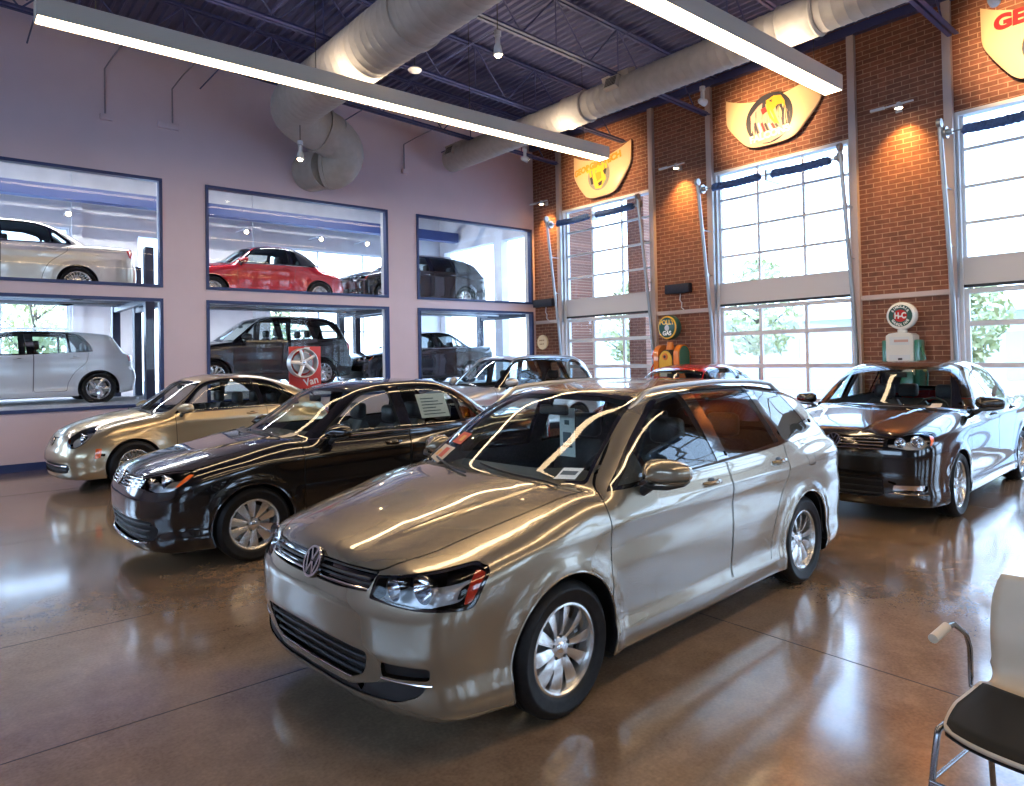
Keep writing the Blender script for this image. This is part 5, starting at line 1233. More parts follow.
J = make_joist(); cm = child_map(); JY = [12.35-2.18*i for i in range(10)]
for i, y in enumerate(JY):
    o = J if i == 0 else copy_tree(J, cm)
    o.location = (0, y, 0); o['label'] = 'dark blue open-web steel roof joist, %s from the lilac wall' % ORD[i]
for i, x in enumerate((1.2, 3.9, 6.7, 9.4)):
    for zz, nm in ((6.55+.045*(12-x), 'lower'), (CEIL(x)-.12, 'upper')):
        o = MB().cyl((x, Y0, zz), (x, YW, zz), .013, n=6).build('bridging_rod', 'navy_steel', None)
        tag(o, 'thin dark blue bridging rod across the %s chords of the joists, %s from the left' % (nm, ORD[i]), 'rod', 'bridging rods between the joists, %s row' % nm)
o = MB().box((XW-.12, Y0, CEIL(XW)-.17), (XW, YW, CEIL(XW)-.02)).build('wall_plate_beam', 'navy_steel', None); tag(o, kind='structure'); o.name = 'trim_1'

# pilaster strips on the brick wall
kk = 2
for (a, b) in DY:
    for y in (a-.12, b+.0):
        m = MB(); m.box((XW-.09, y, 0), (XW, y+.12, 7.22)); struct('trim_%d' % kk, m, 'strip_paint'); kk += 1
prs = sorted([e for d in DY for e in d])
for a, b in [(12.76, YW), (8.275, 9.66), (3.90, 5.26), (-.50, .88), (-4.88, -3.52)]:
    m = MB(); m.box((XW-.05, a, 2.565), (XW, b, 2.645)); struct('trim_%d' % kk, m, 'strip_paint'); kk += 1

# ------------------------------------------------------------------ glazed overhead doors
def overhead_door(a, b, label):
    r = empty('overhead_door', (XW+.1, (a+b)/2, 0), label=label, cat='garage door', group='glazed overhead doors in the brick wall')
    h = (b-a)/2; W = b-a; t = .045
    f = MB(); f.box((-.10, -h, 0), (.10, -h+.05, 5.42)); f.box((-.10, h-.05, 0), (.10, h, 5.42)); f.box((-.10, -h+.05, 5.36), (.10, h-.05, 5.42)); f.build('door_frame', 'white_trim', r)
    m = MB()
    for z in (3.10, 3.68, 4.25, 4.84): m.box((-.02, -h+.05, z-t/2-.01), (.03, h-.05, z+t/2-.01))
    for y in (-h+.05, -h+W/3, -h+2*W/3, h-.05-t): m.box((-.021, y-(t/2 if abs(y) < h-.2 else 0), 3.1), (.029, y+(t/2 if abs(y) < h-.2 else t), 5.36))
    up = m.build('upper_sash', 'white_trim', r)
    MB().box((0, -h+.05, 3.1), (.006, h-.05, 5.36)).build('pane', 'clear_pane', up)
    m = MB(); m.box((-.05, -h+.02, 2.70), (.0, h-.02, 3.12)); m.box((-.055, -h+.02, 3.10), (.0, h-.02, 3.13)); m.build('solid_panel', 'door_panel', r)
    m = MB(); m.box((-.06, -h, 2.655), (.02, h, 2.70)); m.build('weather_strip', 'black', r)
    m = MB()
    for z in (2.60, 2.09, 1.44, .80, .06): m.box((-.03, -h+.05, z-.04), (.03, h-.05, z+.04))
    for y in (-h+.05, -h+W/3-.03, -h+2*W/3-.03, h-.11): m.box((-.031, y, .02), (.029, y+.06, 2.64))
    lo = m.build('lower_sash', 'white_trim', r)
    MB().box((0, -h+.05, .06), (.006, h-.05, 2.6)).build('pane', 'clear_pane', lo)
    for s in (-1, 1):
        y = s*(h+.04)
        m = MB(); m.tube([(-.20, y, .05), (-.20, y, 1.7), (-.26, y, 2.4), (-.62, y, 5.16)], .035, 10); m.cyl((-.62, y-.03, 5.16), (-.62, y+.03, 5.16), .07, n=16)
        m.build('door_track', 'galvanized', r, autos=40)
        m = MB(); m.box((-.18, y-.05, 2.5), (-.11, y+.02, 5.1))
        for z in (3.3, 4.2):
            xx = -.2-.42*max(0, z-2.)/3.16; m.cyl((xx, y, z), (-.12, y, z), .012, n=6); m.box((xx-.03, y-.03, z-.03), (xx+.03, y+.03, z+.03))
        m.build('track_bracket', 'galvanized', r)
        m = MB(); m.cyl((-.52, y-s*.02, 5.02), (-.52, y-s*.07, 5.02), .09, n=20); m.cyl((-.52, y-s*.07, 5.02), (-.52, y-s*.14, 5.02), .055, .04, n=20); m.build('cable_drum', 'galvanized', r, autos=40)
    m = MB(); m.cyl((-.5, -h, 5.02), (-.5, h, 5.02), .014, n=8); m.build('spring_shaft', 'galvanized', r)
    for ya, yb in ((-h+.18, -.1), (.12, h-.22)):
        pts = [(-.5+.006*sin(k*2.3), ya+(yb-ya)*k/40, 5.02+.006*cos(k*1.7)-.02*sin(pi*k/40)) for k in range(41)]
        m = MB(); m.tube(pts, [.045]+[.072+.006*sin(k*2.7) for k in range(39)]+[.045], 14); m.build('spring_cover', 'spring_blue', r, autos=60)
    m = MB(); m.box((-.56, -.04, 4.9), (-.08, .0, 5.1)); m.build('centre_bracket', 'galvanized', r)
    return r
dl = ['glazed overhead door nearest the painted wall, below the yellow-lettered hood', 'glazed overhead door between the two gas pumps, below the eagle hood', 'glazed overhead door at the right edge, behind the black sedan', None, None]
for (a, b), l in zip(DY, dl): overhead_door(a, b, l or 'glazed overhead door beyond the right edge of the view')
# ------------------------------------------------------------------ ducts
def duct_tube(m, pts, R, n=36, pitch=.16, ring=.006):
    """resample the path and raise a seam every pitch"""
    P = [Vector(p) for p in pts]; L_ = [0]
    for a, b in zip(P[:-1], P[1:]): L_.append(L_[-1]+(b-a).length)
    T = L_[-1]; out = []; rad = []
    k = 0; ds = []
    s = 0
    while s < T:
        ds += [s, s+pitch-.03, s+pitch-.015]; s += pitch
    ds = [d for d in ds if d < T]+[T]
    for i, d in enumerate(ds):
        j = max(k for k in range(len(L_)) if L_[k] <= d+1e-9); j = min(j, len(P)-2)
        out.append(P[j].lerp(P[j+1], (d-L_[j])/(L_[j+1]-L_[j]))); rad.append(R+(ring if i % 3 == 2 else 0))
    m.tube(out, rad, n)
def bez(a, b, c, n=8): return [tuple((1-t)**2*Vector(a)+2*t*(1-t)*Vector(b)+t*t*Vector(c)) for t in np.linspace(0, 1, n)]
r = empty('supply_duct', (0, 0, 0), label='large grey spiral duct that drops and bends into the lilac wall', cat='duct')
R1 = .43
m = MB(); duct_tube(m, [(5.02, Y0+.1, 6.36), (5.02, 11.75, 6.36)], R1); m.build('straight_run', 'duct_metal', r, autos=30)
m = MB(); m.lathe([(R1, -.02), (R1+.03, -.02), (R1+.03, .12), (R1, .12)], 'y', 40, (5.02, 7.9, 6.36)); m.build('coupling', 'duct_metal', r, autos=30)
e1 = bez((5.02, 11.7, 6.36), (5.02, 12.52, 6.33), (5.75, 12.6, 6.21), 9)
m = MB(); m.tube(e1, R1, 36); m.build('elbow', 'duct_metal', r, autos=25)
m = MB(); m.tube([(5.75, 12.6, 6.21), (5.80, 12.61, 6.20)], R1+.03, 36); m.tube([(5.80, 12.61, 6.20), (6.05, 12.66, 6.14)], R1, 36)
m.build('coupling', 'duct_metal', r, autos=25)
m = MB(); m.tube(bez((6.03, 12.655, 6.145), (6.40, 12.74, 6.0), (6.36, 12.86, 5.78), 6)+bez((6.36, 12.86, 5.78), (6.32, 12.98, 5.60), (6.20, 13.10, 5.62), 6)[1:], R1*.98, 36); m.build('elbow', 'duct_metal', r, autos=25)
m = MB(); m.tube([(6.22, 13.06, 5.62), (6.17, 13.12, 5.62)], R1, 36); m.tube([(6.17, 13.1, 5.62), (6.08, 13.55, 5.64), (6.05, YW-.002, 5.66)], R1*.95, 36); m.build('wall_stub', 'duct_metal', r, autos=25)
r = empty('return_duct', (0, 0, 0), label='slimmer grey spiral duct with side registers running above the brick wall', cat='duct')
R2 = .27; DX, DZ = 9.42, 6.38
m = MB(); duct_tube(m, [(DX, Y0+.1, DZ), (DX, 13.35, DZ)], R2); m.build('straight_run', 'duct_metal', r, autos=30)
def dcoup(y, w=.28):
    m = MB(); m.lathe([(R2, -w), (R2+.02, -w), (R2+.035, -w+.03), (R2+.02, -w+.06), (R2+.02, w-.06), (R2+.035, w-.03), (R2+.02, w), (R2, w)], 'y', 36, (DX, y, DZ)); m.build('coupling', 'duct_metal', r, autos=25)
dcoup(9.15); dcoup(4.75)
for y in (13.0, 8.05, 3.75):
    for ang in (200, 250):
        M = Matrix.Translation((DX, y, DZ)) @ Matrix.Rotation(radians(ang-180), 4, 'Y')
        m = MB(); m.box((-R2-.07, -.30 if ang > 220 else -.15, -.11), (-R2+.12, .30 if ang > 220 else .15, .11), .004); m.xf(M); g = m.build('register', 'duct_metal', r, autos=30)
        m = MB()
        for k in range(6): m.box((-R2-.075, -.12, -.085+.03*k), (-R2-.068, .12, -.07+.03*k))
        m.xf(M); m.build('register_slats', 'black', g)
for y in (12.35, 10.17, 5.81, 3.63):
    pass

# ------------------------------------------------------------------ linear lights
def linear_light(x0, x1, y, z, label):
    r = empty('linear_light', ((x0+x1)/2, y, z), label=label, cat='ceiling light', group='suspended linear lights')
    h = (x1-x0)/2
    m = MB(); m.box((-h, -.14, .03), (h, .14, .235)); m.build('housing', 'fixture_beige', r)
    m = MB(); m.box((-h, -.14, 0), (h, -.128, .03)); m.box((-h, .128, 0), (h, .14, .03)); m.box((-h, -.128, 0), (-h+.012, .128, .03)); m.box((h-.012, -.128, 0), (h, .128, .03)); m.build('rim', 'fixture_beige', r)
    m = MB(); m.box((-h+.012, -.128, .004), (h-.012, .128, .028)); m.build('diffuser', 'tube_light', r)
    m = MB(); m.box((-h+.05, -.10, .236), (h-.05, .10, .241)); m.build('added_top_glow', 'added_up_glow', r)  # unseen glowing strip, added to brighten the deck and ducts from below
    for xx in np.linspace(-h+.6, h-.6, 4):
        m = MB().cyl((xx, 0, .235), (xx, 0, CEIL(xx+(x0+x1)/2)-z), .006, n=6); m.build('suspension_rod', 'black', r)
linear_light(.896, 10.40, 9.40, 5.65, 'long beige linear light nearer the lilac wall')
linear_light(.915, 10.575, 4.845, 5.65, 'long beige linear light reaching the eagle hood')
linear_light(.915, 10.575, .29, 5.65, 'long beige linear light above and behind the view')
linear_light(.915, 10.575, -4.3, 5.65, 'long beige linear light at the far back of the hall')

# ------------------------------------------------------------------ pendant spots and brick lamps
def spot(loc, tgt, power, color=(1, .62, .30), ang=70, name='spot_lamp', blend=.8, r=.04):
    l = bpy.data.lights.new(name, 'SPOT'); l.energy = power; l.color = color; l.spot_size = radians(ang); l.spot_blend = blend; l.shadow_soft_size = r
    o = bpy.data.objects.new(name, l); COL.objects.link(o); o.location = loc
    o.rotation_euler = (Vector(tgt)-Vector(loc)).to_track_quat('-Z', 'Y').to_euler()
    return o
def pendant(loc, tgt, label, power=60, glassy=False):
    r = empty('pendant_spot', loc, label=label, cat='spotlight', group='hanging spotlights')
    L_ = CEIL(loc[0])-loc[2] if not (4.6 < loc[0] < 5.45) else 5.935-loc[2]
    m = MB(); m.cyl((0, 0, .16), (0, 0, L_), .007, n=6); m.build('hanging_rod', 'black', r)
    m = MB(); m.cyl((0, 0, .10), (0, 0, .17), .05, n=16); m.cyl((0, 0, .09), (0, 0, -.05), .035, n=16); m.build('junction', 'white_trim', r, autos=40)
    d = (Vector(tgt)-Vector(loc)).normalized()
    m = MB(); c = Vector((0, 0, -.10)); m.tube([c-d*.10, c-d*.06, c+d*.02, c+d*.06], [.028, .05, .062, .066], 20); m.tube([(0, 0, -.04), (.05, .02, -.06), tuple(c-d*.03)], .010, 6)
    h = m.build('lamp_head', 'white_trim', r, autos=40)
    m = MB(); m.ball(tuple(c+d*.055), .045, 16, 10); m.build('bulb', 'bulb_warm', h)
    spot(Vector(loc)+c+d*.12, tgt, power, ang=75)
pendant((6.02, 7.37, 6.06), (6.5, 7.5, 0), 'hanging spotlight with lit bulb over the middle of the hall', 60)
pendant((5.04, 11.81, 5.47), (4.5, 11.5, 0), 'hanging spotlight with lit bulb in front of the duct bend', 50)
pendant((9.91, 11.27, 6.12), (12.3, 11.2, 5.9), 'hanging spotlight near the corner aimed at the yellow-lettered hood', 300)
pendant((10.37, 7.04, 6.22), (12.3, 6.9, 6.1), 'hanging spotlight aimed at the eagle hood', 330)
pendant((10.36, 2.70, 6.22), (12.3, 2.6, 6.2), 'hanging spotlight at the right edge aimed at the red-lettered hood', 330)
def brick_lamp(y, label):
    z = 5.70
    r = empty('picture_lamp', (XW, y, z), label=label, cat='wall lamp', group='small lamps grazing the brick piers')
    m = MB(); m.box((-.30, -.32, -.012), (-.27, .30, .012)); m.box((-.285, -.012, -.01), (0, .012, .01)); m.box((-.02, -.05, -.05), (0, .05, .05)); m.box((-.31, .12, -.02), (-.26, .34, .02)); m.build('lamp_arm', 'white_trim', r)
    m = MB(); m.lathe([(.03, .05), (.045, .02), (.065, -.05), (.06, -.05), (.04, .015)], 'z', 20, (-.285, -.10, -.02)); h = m.build('lamp_shade', 'white_trim', r, autos=40)
    m = MB(); m.ball((-.285, -.10, -.055), (.045, .045, .03), 16, 10); m.build('bulb', 'bulb_warm', h)
    spot((XW-.285, y-.10, z-.09), (XW-.05, y-.06, z-1.1), 170, (1, .50, .13), 95, blend=1., r=.03)
for y, l in ((13.2, 'small lamp on the brick pier beside the corner'), (8.98, 'small lamp on the brick pier between the first two doors'), (4.58, 'small lamp on the brick pier above the white gas pump'), (.2, 'small lamp on the brick pier outside the right edge')): brick_lamp(y, l)
r = empty('ceiling_sensor', (6.27, 9.91, 6.60), label='round white sensor hanging from the joists beside the big duct', cat='sensor')
m = MB(); m.lathe([(0, .03), (.09, .03), (.12, 0), (.10, -.03), (.05, -.05), (0, -.055)], 'z', 24); m.build('sensor_body', 'white_trim', r, autos=40)
MB().cyl((0, 0, .03), (0, 0, CEIL(6.27)-6.6), .006, n=6).build('hanging_rod', 'black', r)

# conduits and boxes on the lilac wall
def conduit(pts, label, box):
    r = empty('conduit', (0, 0, 0), label=label, cat='conduit')
    MB().tube(pts, .013, 8).build('conduit_pipe', 'conduit_grey', r, smooth=True); m = MB().box(*box, .004); m.build('junction_box', 'lilac_paint', r, autos=40)
mat('conduit_grey', (.30, .26, .30), .5)
conduit([(2.31, YW-.03, 6.08), (2.31, YW-.03, 6.88), (2.38, 13.4, 7.0), (2.5, 12.4, 7.1)], 'thin conduit rising from a small box near the left end of the lilac wall', ((2.23, YW-.08, 5.98), (2.42, YW, 6.08)))
conduit([(3.40, YW-.03, 6.10), (3.40, YW-.03, 6.78), (3.5, 13.4, 6.95), (3.6, 12.4, 7.05)], 'thin conduit above twin boxes on the lilac wall', ((3.15, YW-.08, 6.02), (3.50, YW, 6.13)))
conduit([(8.34, YW-.03, 6.05), (8.34, YW-.03, 6.66), (8.45, 13.35, 6.75), (8.6, 12.4, 6.85)], 'conduit on the lilac wall between the two ducts', ((8.28, YW-.08, 5.98), (8.44, YW, 6.08)))

# heaters / speakers on the piers
for y, w, l in ((9.03, .62, 'black wall speaker on the pier above the orange gas pump'), (13.28, .72, 'black wall speaker on the pier next to the corner')):
    r = empty('wall_speaker', (XW, y, 3.10), label=l, cat='speaker')
    MB().box((-.17, -w/2, -.10), (-.04, w/2, .10), .012).build('speaker_cabinet', 'speaker_black', r, autos=40)
    MB().box((-.05, -.05, -.05), (0, .05, .05)).build('bracket', 'black', r)
    MB().tube([(-.03, .0, -.10), (-.03, .02, -.24), (-.03, -.03, -.30), (-.03, -.02, -.40), (-.02, -.08, -.46)], .012, 6).build('cable', 'white_trim', r)
noisy('speaker_black', (.012, .018, .035), (.02, .028, .05), 50, .7)

# ------------------------------------------------------------------ painted car hoods on the brick
mat('hood_cream', (.74, .56, .34), .35, 0, .6)
mat('art_orange', (.80, .33, .03), .5); mat('art_yellow', (.85, .55, .06), .5); mat('art_dark', (.025, .03, .05), .5); mat('art_pink', (.55, .33, .28), .5); mat('art_red', (.45, .02, .03), .5); mat('art_grey', (.25, .27, .26), .5); mat('art_white', (.8, .76, .7), .5)
def hood(y, zt, w, h, label, kind):
    """a car hood hung nose down; local x points into the room (-X world)"""
    r = empty('painted_car_hood', (XW, y, zt), label=label, cat='car hood', group='painted car hoods above the doors')
    nu, nv = 28, 20; V = []
    def S_(u, v):       # u -1..1 across, v 0 top .. 1 bottom
        top = -.22*h*(1-u*u)**1.0+.0; ww = w/2*(1-.02*v-.24*(max(0, v-.5)/.5)**2.2)
        bot = -h*(1-.30*abs(u)**4)
        z = top+(bot-top)*v; d = .05+.10*(1-abs(u)**3)*sin(pi*min(1, .25+.6*v))+.03*v
        return Vector((-d, -u*ww, z))
    G = [[S_(2*i/nu-1, j/nv) for i in range(nu+1)] for j in range(nv+1)]
    m = MB(); n = nu+1
    V = [p for row in G for p in row]; V2 = [p+Vector((.03, 0, 0)) for p in V]
    F = [(j*n+i, j*n+i+1, (j+1)*n+i+1, (j+1)*n+i) for j in range(nv) for i in range(nu)]
    m.add(V, F); m.add(V2, [f[::-1] for f in F])
    rim = [j*n for j in range(nv+1)]+[nv*n+i for i in range(1, n)]+[j*n+nu for j in range(nv-1, -1, -1)]+[i for i in range(nu-1, 0, -1)]
    N0 = len(V); m.F += [(a, b, b+N0, a+N0) for a, b in zip(rim, rim[1:]+rim[:1])]
    m.build('hood_panel', 'hood_cream', r, autos=50)
    MB().box((-.05, -.1, -h*.5), (0, .1, -h*.4)).build('wall_bracket', 'black', r)
    def surf(yy, zz):       # drape a point of the art on the panel
        ww = w/2; u = max(-1, min(1, -yy/ww)); top = -.22*h*(1-u*u); bot = -h*(1-.30*abs(u)**4); v = max(0, min(1, (zz-top)/(bot-top)))
        return Vector((-(.05+.10*(1-abs(u)**3)*sin(pi*min(1, .25+.6*v))+.03*v)-.006, yy, zz))
    def patch(nm, poly, mt, lift=0.):
        bm = bmesh.new(); vs = [bm.verts.new((0, p[0], p[1])) for p in poly]; f = bm.faces.new(vs)
        bmesh.ops.triangulate(bm, faces=[f]); 
        for _ in range(2): bmesh.ops.subdivide_edges(bm, edges=bm.edges[:], cuts=1)
        for v in bm.verts:
            q = surf(v.co.y, v.co.z); v.co = q-Vector((lift, 0, 0))
        bm.verts.index_update(); o = mesh_obj(nm, [v.co for v in bm.verts], [[v.index for v in f.verts] for f in bm.faces], mt, r); bm.free(); return o
    def txt(s, yy, zz, size, mt, rot=0., sx=1., bold=.01):
        t = text('lettering', s, size, mt, r, Matrix.Identity(4), .002, bold=bold, sx=sx)
        c, s_ = cos(rot), sin(rot)
        for v in t.data.vertices:
            a, b = v.co.x*c-v.co.y*s_, v.co.x*s_+v.co.y*c; q = surf(yy-a, zz+b); v.co = q-Vector((.014+v.co.z, 0, 0))
        return t
    def disc(cy, cz, rr, n=32, a0=0, a1=2*pi): return [(cy+rr*cos(a), cz+rr*sin(a)) for a in np.linspace(a0, a1, n)[:-1]]
    return patch, txt, disc
P, T, D_ = hood(11.2, 6.66, 1.86, 1.16, 'cream painted car hood with yellow-orange lettering, nearest the corner', 0)
P('artwork_disc', D_(0, -.66, .35), 'art_grey'); P('artwork_patch', [(.22, -.48), (.02, -.40), (-.20, -.55), (-.24, -.78), (-.06, -.98), (.12, -.96), (.18, -.75), (.08, -.62)], 'art_yellow', .004)
P('artwork_patch', [(.10, -.60), (-.08, -.56), (-.10, -.74), (.04, -.80)], 'art_orange', .008); P('artwork_patch', [(.28, -.62), (.20, -.60), (.16, -.84), (.24, -.84)], 'art_dark', .008)
P('artwork_patch', [(-.14, -.50), (-.26, -.56), (-.22, -.70), (-.16, -.62)], 'art_dark', .008); P('artwork_patch', [(.02, -.84), (-.12, -.80), (-.10, -.90), (.0, -.92)], 'art_dark', .008)
T('GEORGIA', .40, -.42, .21, 'art_orange', .12, 1., .012); T('TECH', -.42, -.34, .21, 'art_orange', .20, 1., .012); T('Tech', .04, -.52, .26, 'art_yellow', .25, 1.2, .014)
P, T, D_ = hood(6.82, 6.78, 1.96, 1.12, 'cream painted car hood with an eagle head in a black disc', 1)
P('artwork_disc', D_(0, -.62, .48, 40), 'art_dark')
P('artwork_patch', [(.38, -.50), (.22, -.34), (.05, -.26), (-.10, -.30), (-.02, -.52), (-.12, -.70), (-.26, -.88), (-.30, -1.0), (.0, -1.08), (.26, -1.06), (.30, -.88), (.36, -.72)], 'art_pink', .004)
P('artwork_patch', [(.06, -.27), (-.10, -.22), (-.24, -.25), (-.32, -.38), (-.34, -.52), (-.28, -.43), (-.18, -.42), (-.10, -.50), (-.16, -.66), (-.22, -.80), (-.12, -.76), (-.02, -.62), (.04, -.46)], 'art_orange', .008)
P('artwork_patch', [(.16, -.42), (.06, -.40), (.02, -.50), (.12, -.54)], 'art_red', .012); P('artwork_patch', [(-.0, -.30), (-.06, -.28), (-.07, -.34)], 'art_dark', .012)
for k in range(7): P('artwork_patch', [(.30-.07*k, -.66-.02*k), (.26-.07*k, -.64-.02*k), (.20-.07*k, -.86), (.24-.07*k, -.88)], ('art_dark', 'art_white', 'art_red')[k % 3], .012)
T('FALCONS', .0, -.94, .17, 'art_white', .07, 1.1, .01)
P, T, D_ = hood(2.50, 6.90, 1.75, 1.30, 'cream painted car hood with dark red lettering at the right edge', 2)
T('GEORGIA', .0, -.36, .30, 'art_red', .0, 1.05, .018); P('artwork_disc', D_(-.02, -.84, .36), 'art_dark'); P('artwork_disc', D_(-.02, -.78, .30), 'art_red', .004); P('artwork_disc', D_(-.02, -.78, .24), 'art_orange', .008)
mat('added_hall_glow', (1, 1, 1), .5, emit=60., ecol=(.95, .97, 1))
# ------------------------------------------------------------------ the lift hall behind the painted wall
BX1, BY1 = 14.35, 21.2
m = MB(); m.box((X0, YW+WT+.001, .45), (BX1, BY1, .60)); struct('floor', m, 'cream_block').name = 'floor'
wall_x('wall_far', BY1, BY1+.3, X0, BX1+.3, 8.4, [(-6.5, -2.4, .9, 5.3), (-1.6, 2.72, .9, 5.3), (4.35, 5.3, .9, 5.24), (8.0, 12.9, .9, 5.3)], 'cream_block')
wall_y('wall_far_right', BX1, BX1+.3, YW+WT, BY1, 8.4, [(14.4, 17.6, .6, 5.55), (18.0, 20.9, .6, 5.55)], 'cream_block')
MB_ = MB(); MB_.box((XW+.3, YW-.001, 0), (BX1+.3, YW+WT, 8.2)); struct('wall_corner', MB_, 'brick_wall').name = 'wall_corner'
m = MB(); m.box((X0, YW+WT, 7.2), (BX1+.3, BY1+.3, 7.4)); struct('ceiling', m, 'deck_paint')
m = MB()
for x in (-1.7, 2.9, 7.6, 13.1): m.box((x-.12, BY1-.10, .6), (x+.12, BY1, 7.2))
struct('trim_60', m, 'cream_block')
for k, (a, b) in enumerate([(-6.5, -2.4), (-1.6, 2.72), (8.0, 12.9)]):
    m = MB(); t = .05
    for x in np.linspace(a, b-t, 4): m.box((x, BY1+.1, .9), (x+t, BY1+.18, 5.3))
    for z in np.linspace(.9, 5.3-t, 6): m.box((a, BY1+.11, z), (b, BY1+.17, z+t))
    struct('window_%d' % (40+k), m, 'white_trim')
for z, y, r_, l in ((5.95, 20.0, .16, 'broad navy beam crossing high behind the upper openings'), (6.20, 18.4, .06, 'thin navy pipe crossing high behind the upper openings')):
    o = MB().box((X0+.1, y-r_, z-r_), (BX1-.1, y+r_, z+r_)).build('ceiling_beam', 'navy_paint', None); tag(o, l, 'beam')
m = MB(); m.cyl((X0+.1, 19.4, 6.45), (BX1-.1, 19.4, 6.45), .05, n=12); m.cyl((X0+.1, 17.5, 6.35), (BX1-.1, 17.5, 6.35), .04, n=12)
for x in np.arange(-6, 14, 2.6): m.cyl((x, 19.4, 6.45), (x, 19.4, 7.19), .012, n=6)
tag(m.build('pipe_run', 'navy_steel', None, autos=40), 'pair of slim pipes under the lift hall ceiling', 'pipe')
for k, x in enumerate((.3, 2.6, 5.0, 7.0, 9.3, 10.9)):
    r = empty('wall_spot', (x, 20.4, 5.62), label='small lit spot lamp on the far wall of the lift hall, %s from the left' % ORD[k], cat='spotlight', group='spot lamps along the far wall of the lift hall')
    m = MB(); m.cyl((0, .8, 0), (0, 0, 0), .015, n=6); m.cyl((0, 0, -.05), (0, -.1, -.12), .06, n=12); m.build('lamp_arm', 'white_trim', r, autos=40)
    MB().ball((0, -.1, -.12), .055, 12, 8).build('bulb', 'bulb_warm', r, smooth=True)
# car lifts: two posts on each side, cross members, two runways at each level
mat('lift_steel', (.016, .024, .055), .4); noisy('runway_steel', (.52, .53, .54), (.62, .63, .64), 6, .45)
def lift(x0, x1, label, zl=(.95, 3.13)):
    r = empty('car_lift', (x0, 16.6, .6), label=label, cat='car lift', group='two-level car lifts behind the wall openings')
    for x in (x0+.1, x1-.1):
        for y in (-1.62, 1.62):
            m = MB(); m.box((x-x0-.08, y-.10, 0), (x-x0+.08, y+.10, 3.95-.6+.05)); m.box((x-x0-.2, y-.2, 0), (x-x0+.2, y+.2, .02)); m.build('lift_post', 'lift_steel', r)
    for z in zl:
        m = MB()
        for x in (x0+.1, x1-.1): m.box((x-x0-.06, -1.56, z-.6-.22), (x-x0+.06, 1.56, z-.6-.08))
        m.build('cross_member', 'lift_steel', r)
        for y in (-.86, .86):
            m = MB(); m.box((-.1, y-.28, z-.6-.07), (x1-x0+.1, y+.28, z-.6)); m.box((-.1, y-.31, z-.6-.12), (x1-x0+.1, y-.28, z-.6+.03)); m.box((-.1, y+.28, z-.6-.12), (x1-x0+.1, y+.31, z-.6+.03))
            m.build('runway', 'runway_steel', r)
        if z > 2:
            m = MB()
            for y in np.arange(-.5, .5, .25): m.box((-.0, y-.08, z-.6-.10), (x1-x0, y+.08, z-.6-.06))
            m.build('drip_pan', 'lift_steel', r)
lift(-2.3, 3.35, 'two-level car lift behind the left openings, holding the white hatchback and the beige sedan')
lift(3.6, 9.0, 'two-level car lift behind the middle openings, under the red convertible')
lift(9.3, 14.0, 'two-level car lift behind the right openings')

# ------------------------------------------------------------------ outside
noisy('asphalt', (.42, .42, .43), (.50, .50, .50), 3, .9); noisy('kerb_concrete', (.7, .69, .66), (.78, .77, .74), 3, .9)
m = MB(); m.box((-60, -60, -.35), (90, 90, -.302)); tag(m.build('ground', 'asphalt', None), kind='structure')
noisy('leaf_green', (.45, .50, .25), (.62, .55, .28), 6, .8); noisy('bark', (.12, .09, .07), (.18, .14, .11), 9, .9)
def tree(x, y, h, label):
    r = empty('tree', (x, y, -.3), label=label, cat='tree', group='pale trees beyond the glazed doors')
    m = MB(); rnd = random.Random(int(x*7+y)); m.tube([(0, 0, 0), (.05, 0, h*.3), (0, .1, h*.6), (0, 0, h*.9)], [.14, .11, .07, .02], 8)
    for k in range(7):
        a = rnd.random()*6.28; z = h*(.35+.07*k); m.tube([(0, 0, z), (cos(a)*h*.15, sin(a)*h*.15, z+h*.12), (cos(a)*h*.25, sin(a)*h*.25, z+h*.2)], [.05, .03, .01], 6)
    m.build('trunk', 'bark', r, smooth=True)
    V = []; F = []
    for k in range(1500):
        a = rnd.random()*6.28; t = rnd.random(); z = h*(.35+.65*t); q = h*.32*math.sqrt(rnd.random())*(1-.6*abs(2*t-.9)); c = Vector((cos(a)*q, sin(a)*q, z)); s = .10+.08*rnd.random()
        u = Vector((rnd.gauss(0, 1), rnd.gauss(0, 1), rnd.gauss(0, 1))).normalized(); v = u.orthogonal().normalized(); n = len(V); V += [c-u*s, c+v*s*.6, c+u*s, c-v*s*.6]; F.append((n, n+1, n+2, n+3))
    mesh_obj('foliage', V, F, 'leaf_green', r)
for x, y, h, l in ((24, 14, 5.5, 'pale tree seen through the door nearest the corner'), (27, 9.5, 5.0, 'pale tree seen through the middle overhead door'), (23.5, 7.2, 4.6, 'small yellowish tree seen through the middle overhead door'), (26, 3.2, 5.5, 'pale tree seen through the right overhead door'), (22, 18.5, 5, 'pale tree seen through the lift hall side windows'), (12, 31, 6, 'pale tree behind the lift hall'), (3, 32, 6, 'pale tree behind the left lift')): tree(x, y, h, l)
mat('far_wall_paint', (.72, .70, .68), .8); mat('far_glass', (.55, .60, .66), .3)
r = empty('far_building', (36, 8, -.3), label='long pale low building across the street behind the glazed doors', cat='building')
m = MB(); m.box((0, -26, 0), (8, 26, 3.6)); m.box((-1.2, -26.3, 3.6), (8.4, 26.3, 4.0)); m.build('wall', 'far_wall_paint', r)
for y in np.arange(-24, 25, 4): 
    MB().box((-.06, y-1.3, .6), (.02, y+1.3, 2.7)).build('window', 'far_glass', r)
r = empty('brick_pillar', (15.4, 12.55, -.3), label='square brick pillar outside the door nearest the corner', cat='pillar')
m = MB(); m.box((-.3, -.3, 0), (.3, .3, 7)); m.build('shaft', 'brick_wall', r); m = MB(); m.box((-.36, -.36, 0), (.36, .36, .4)); m.build('plinth', 'kerb_concrete', r)

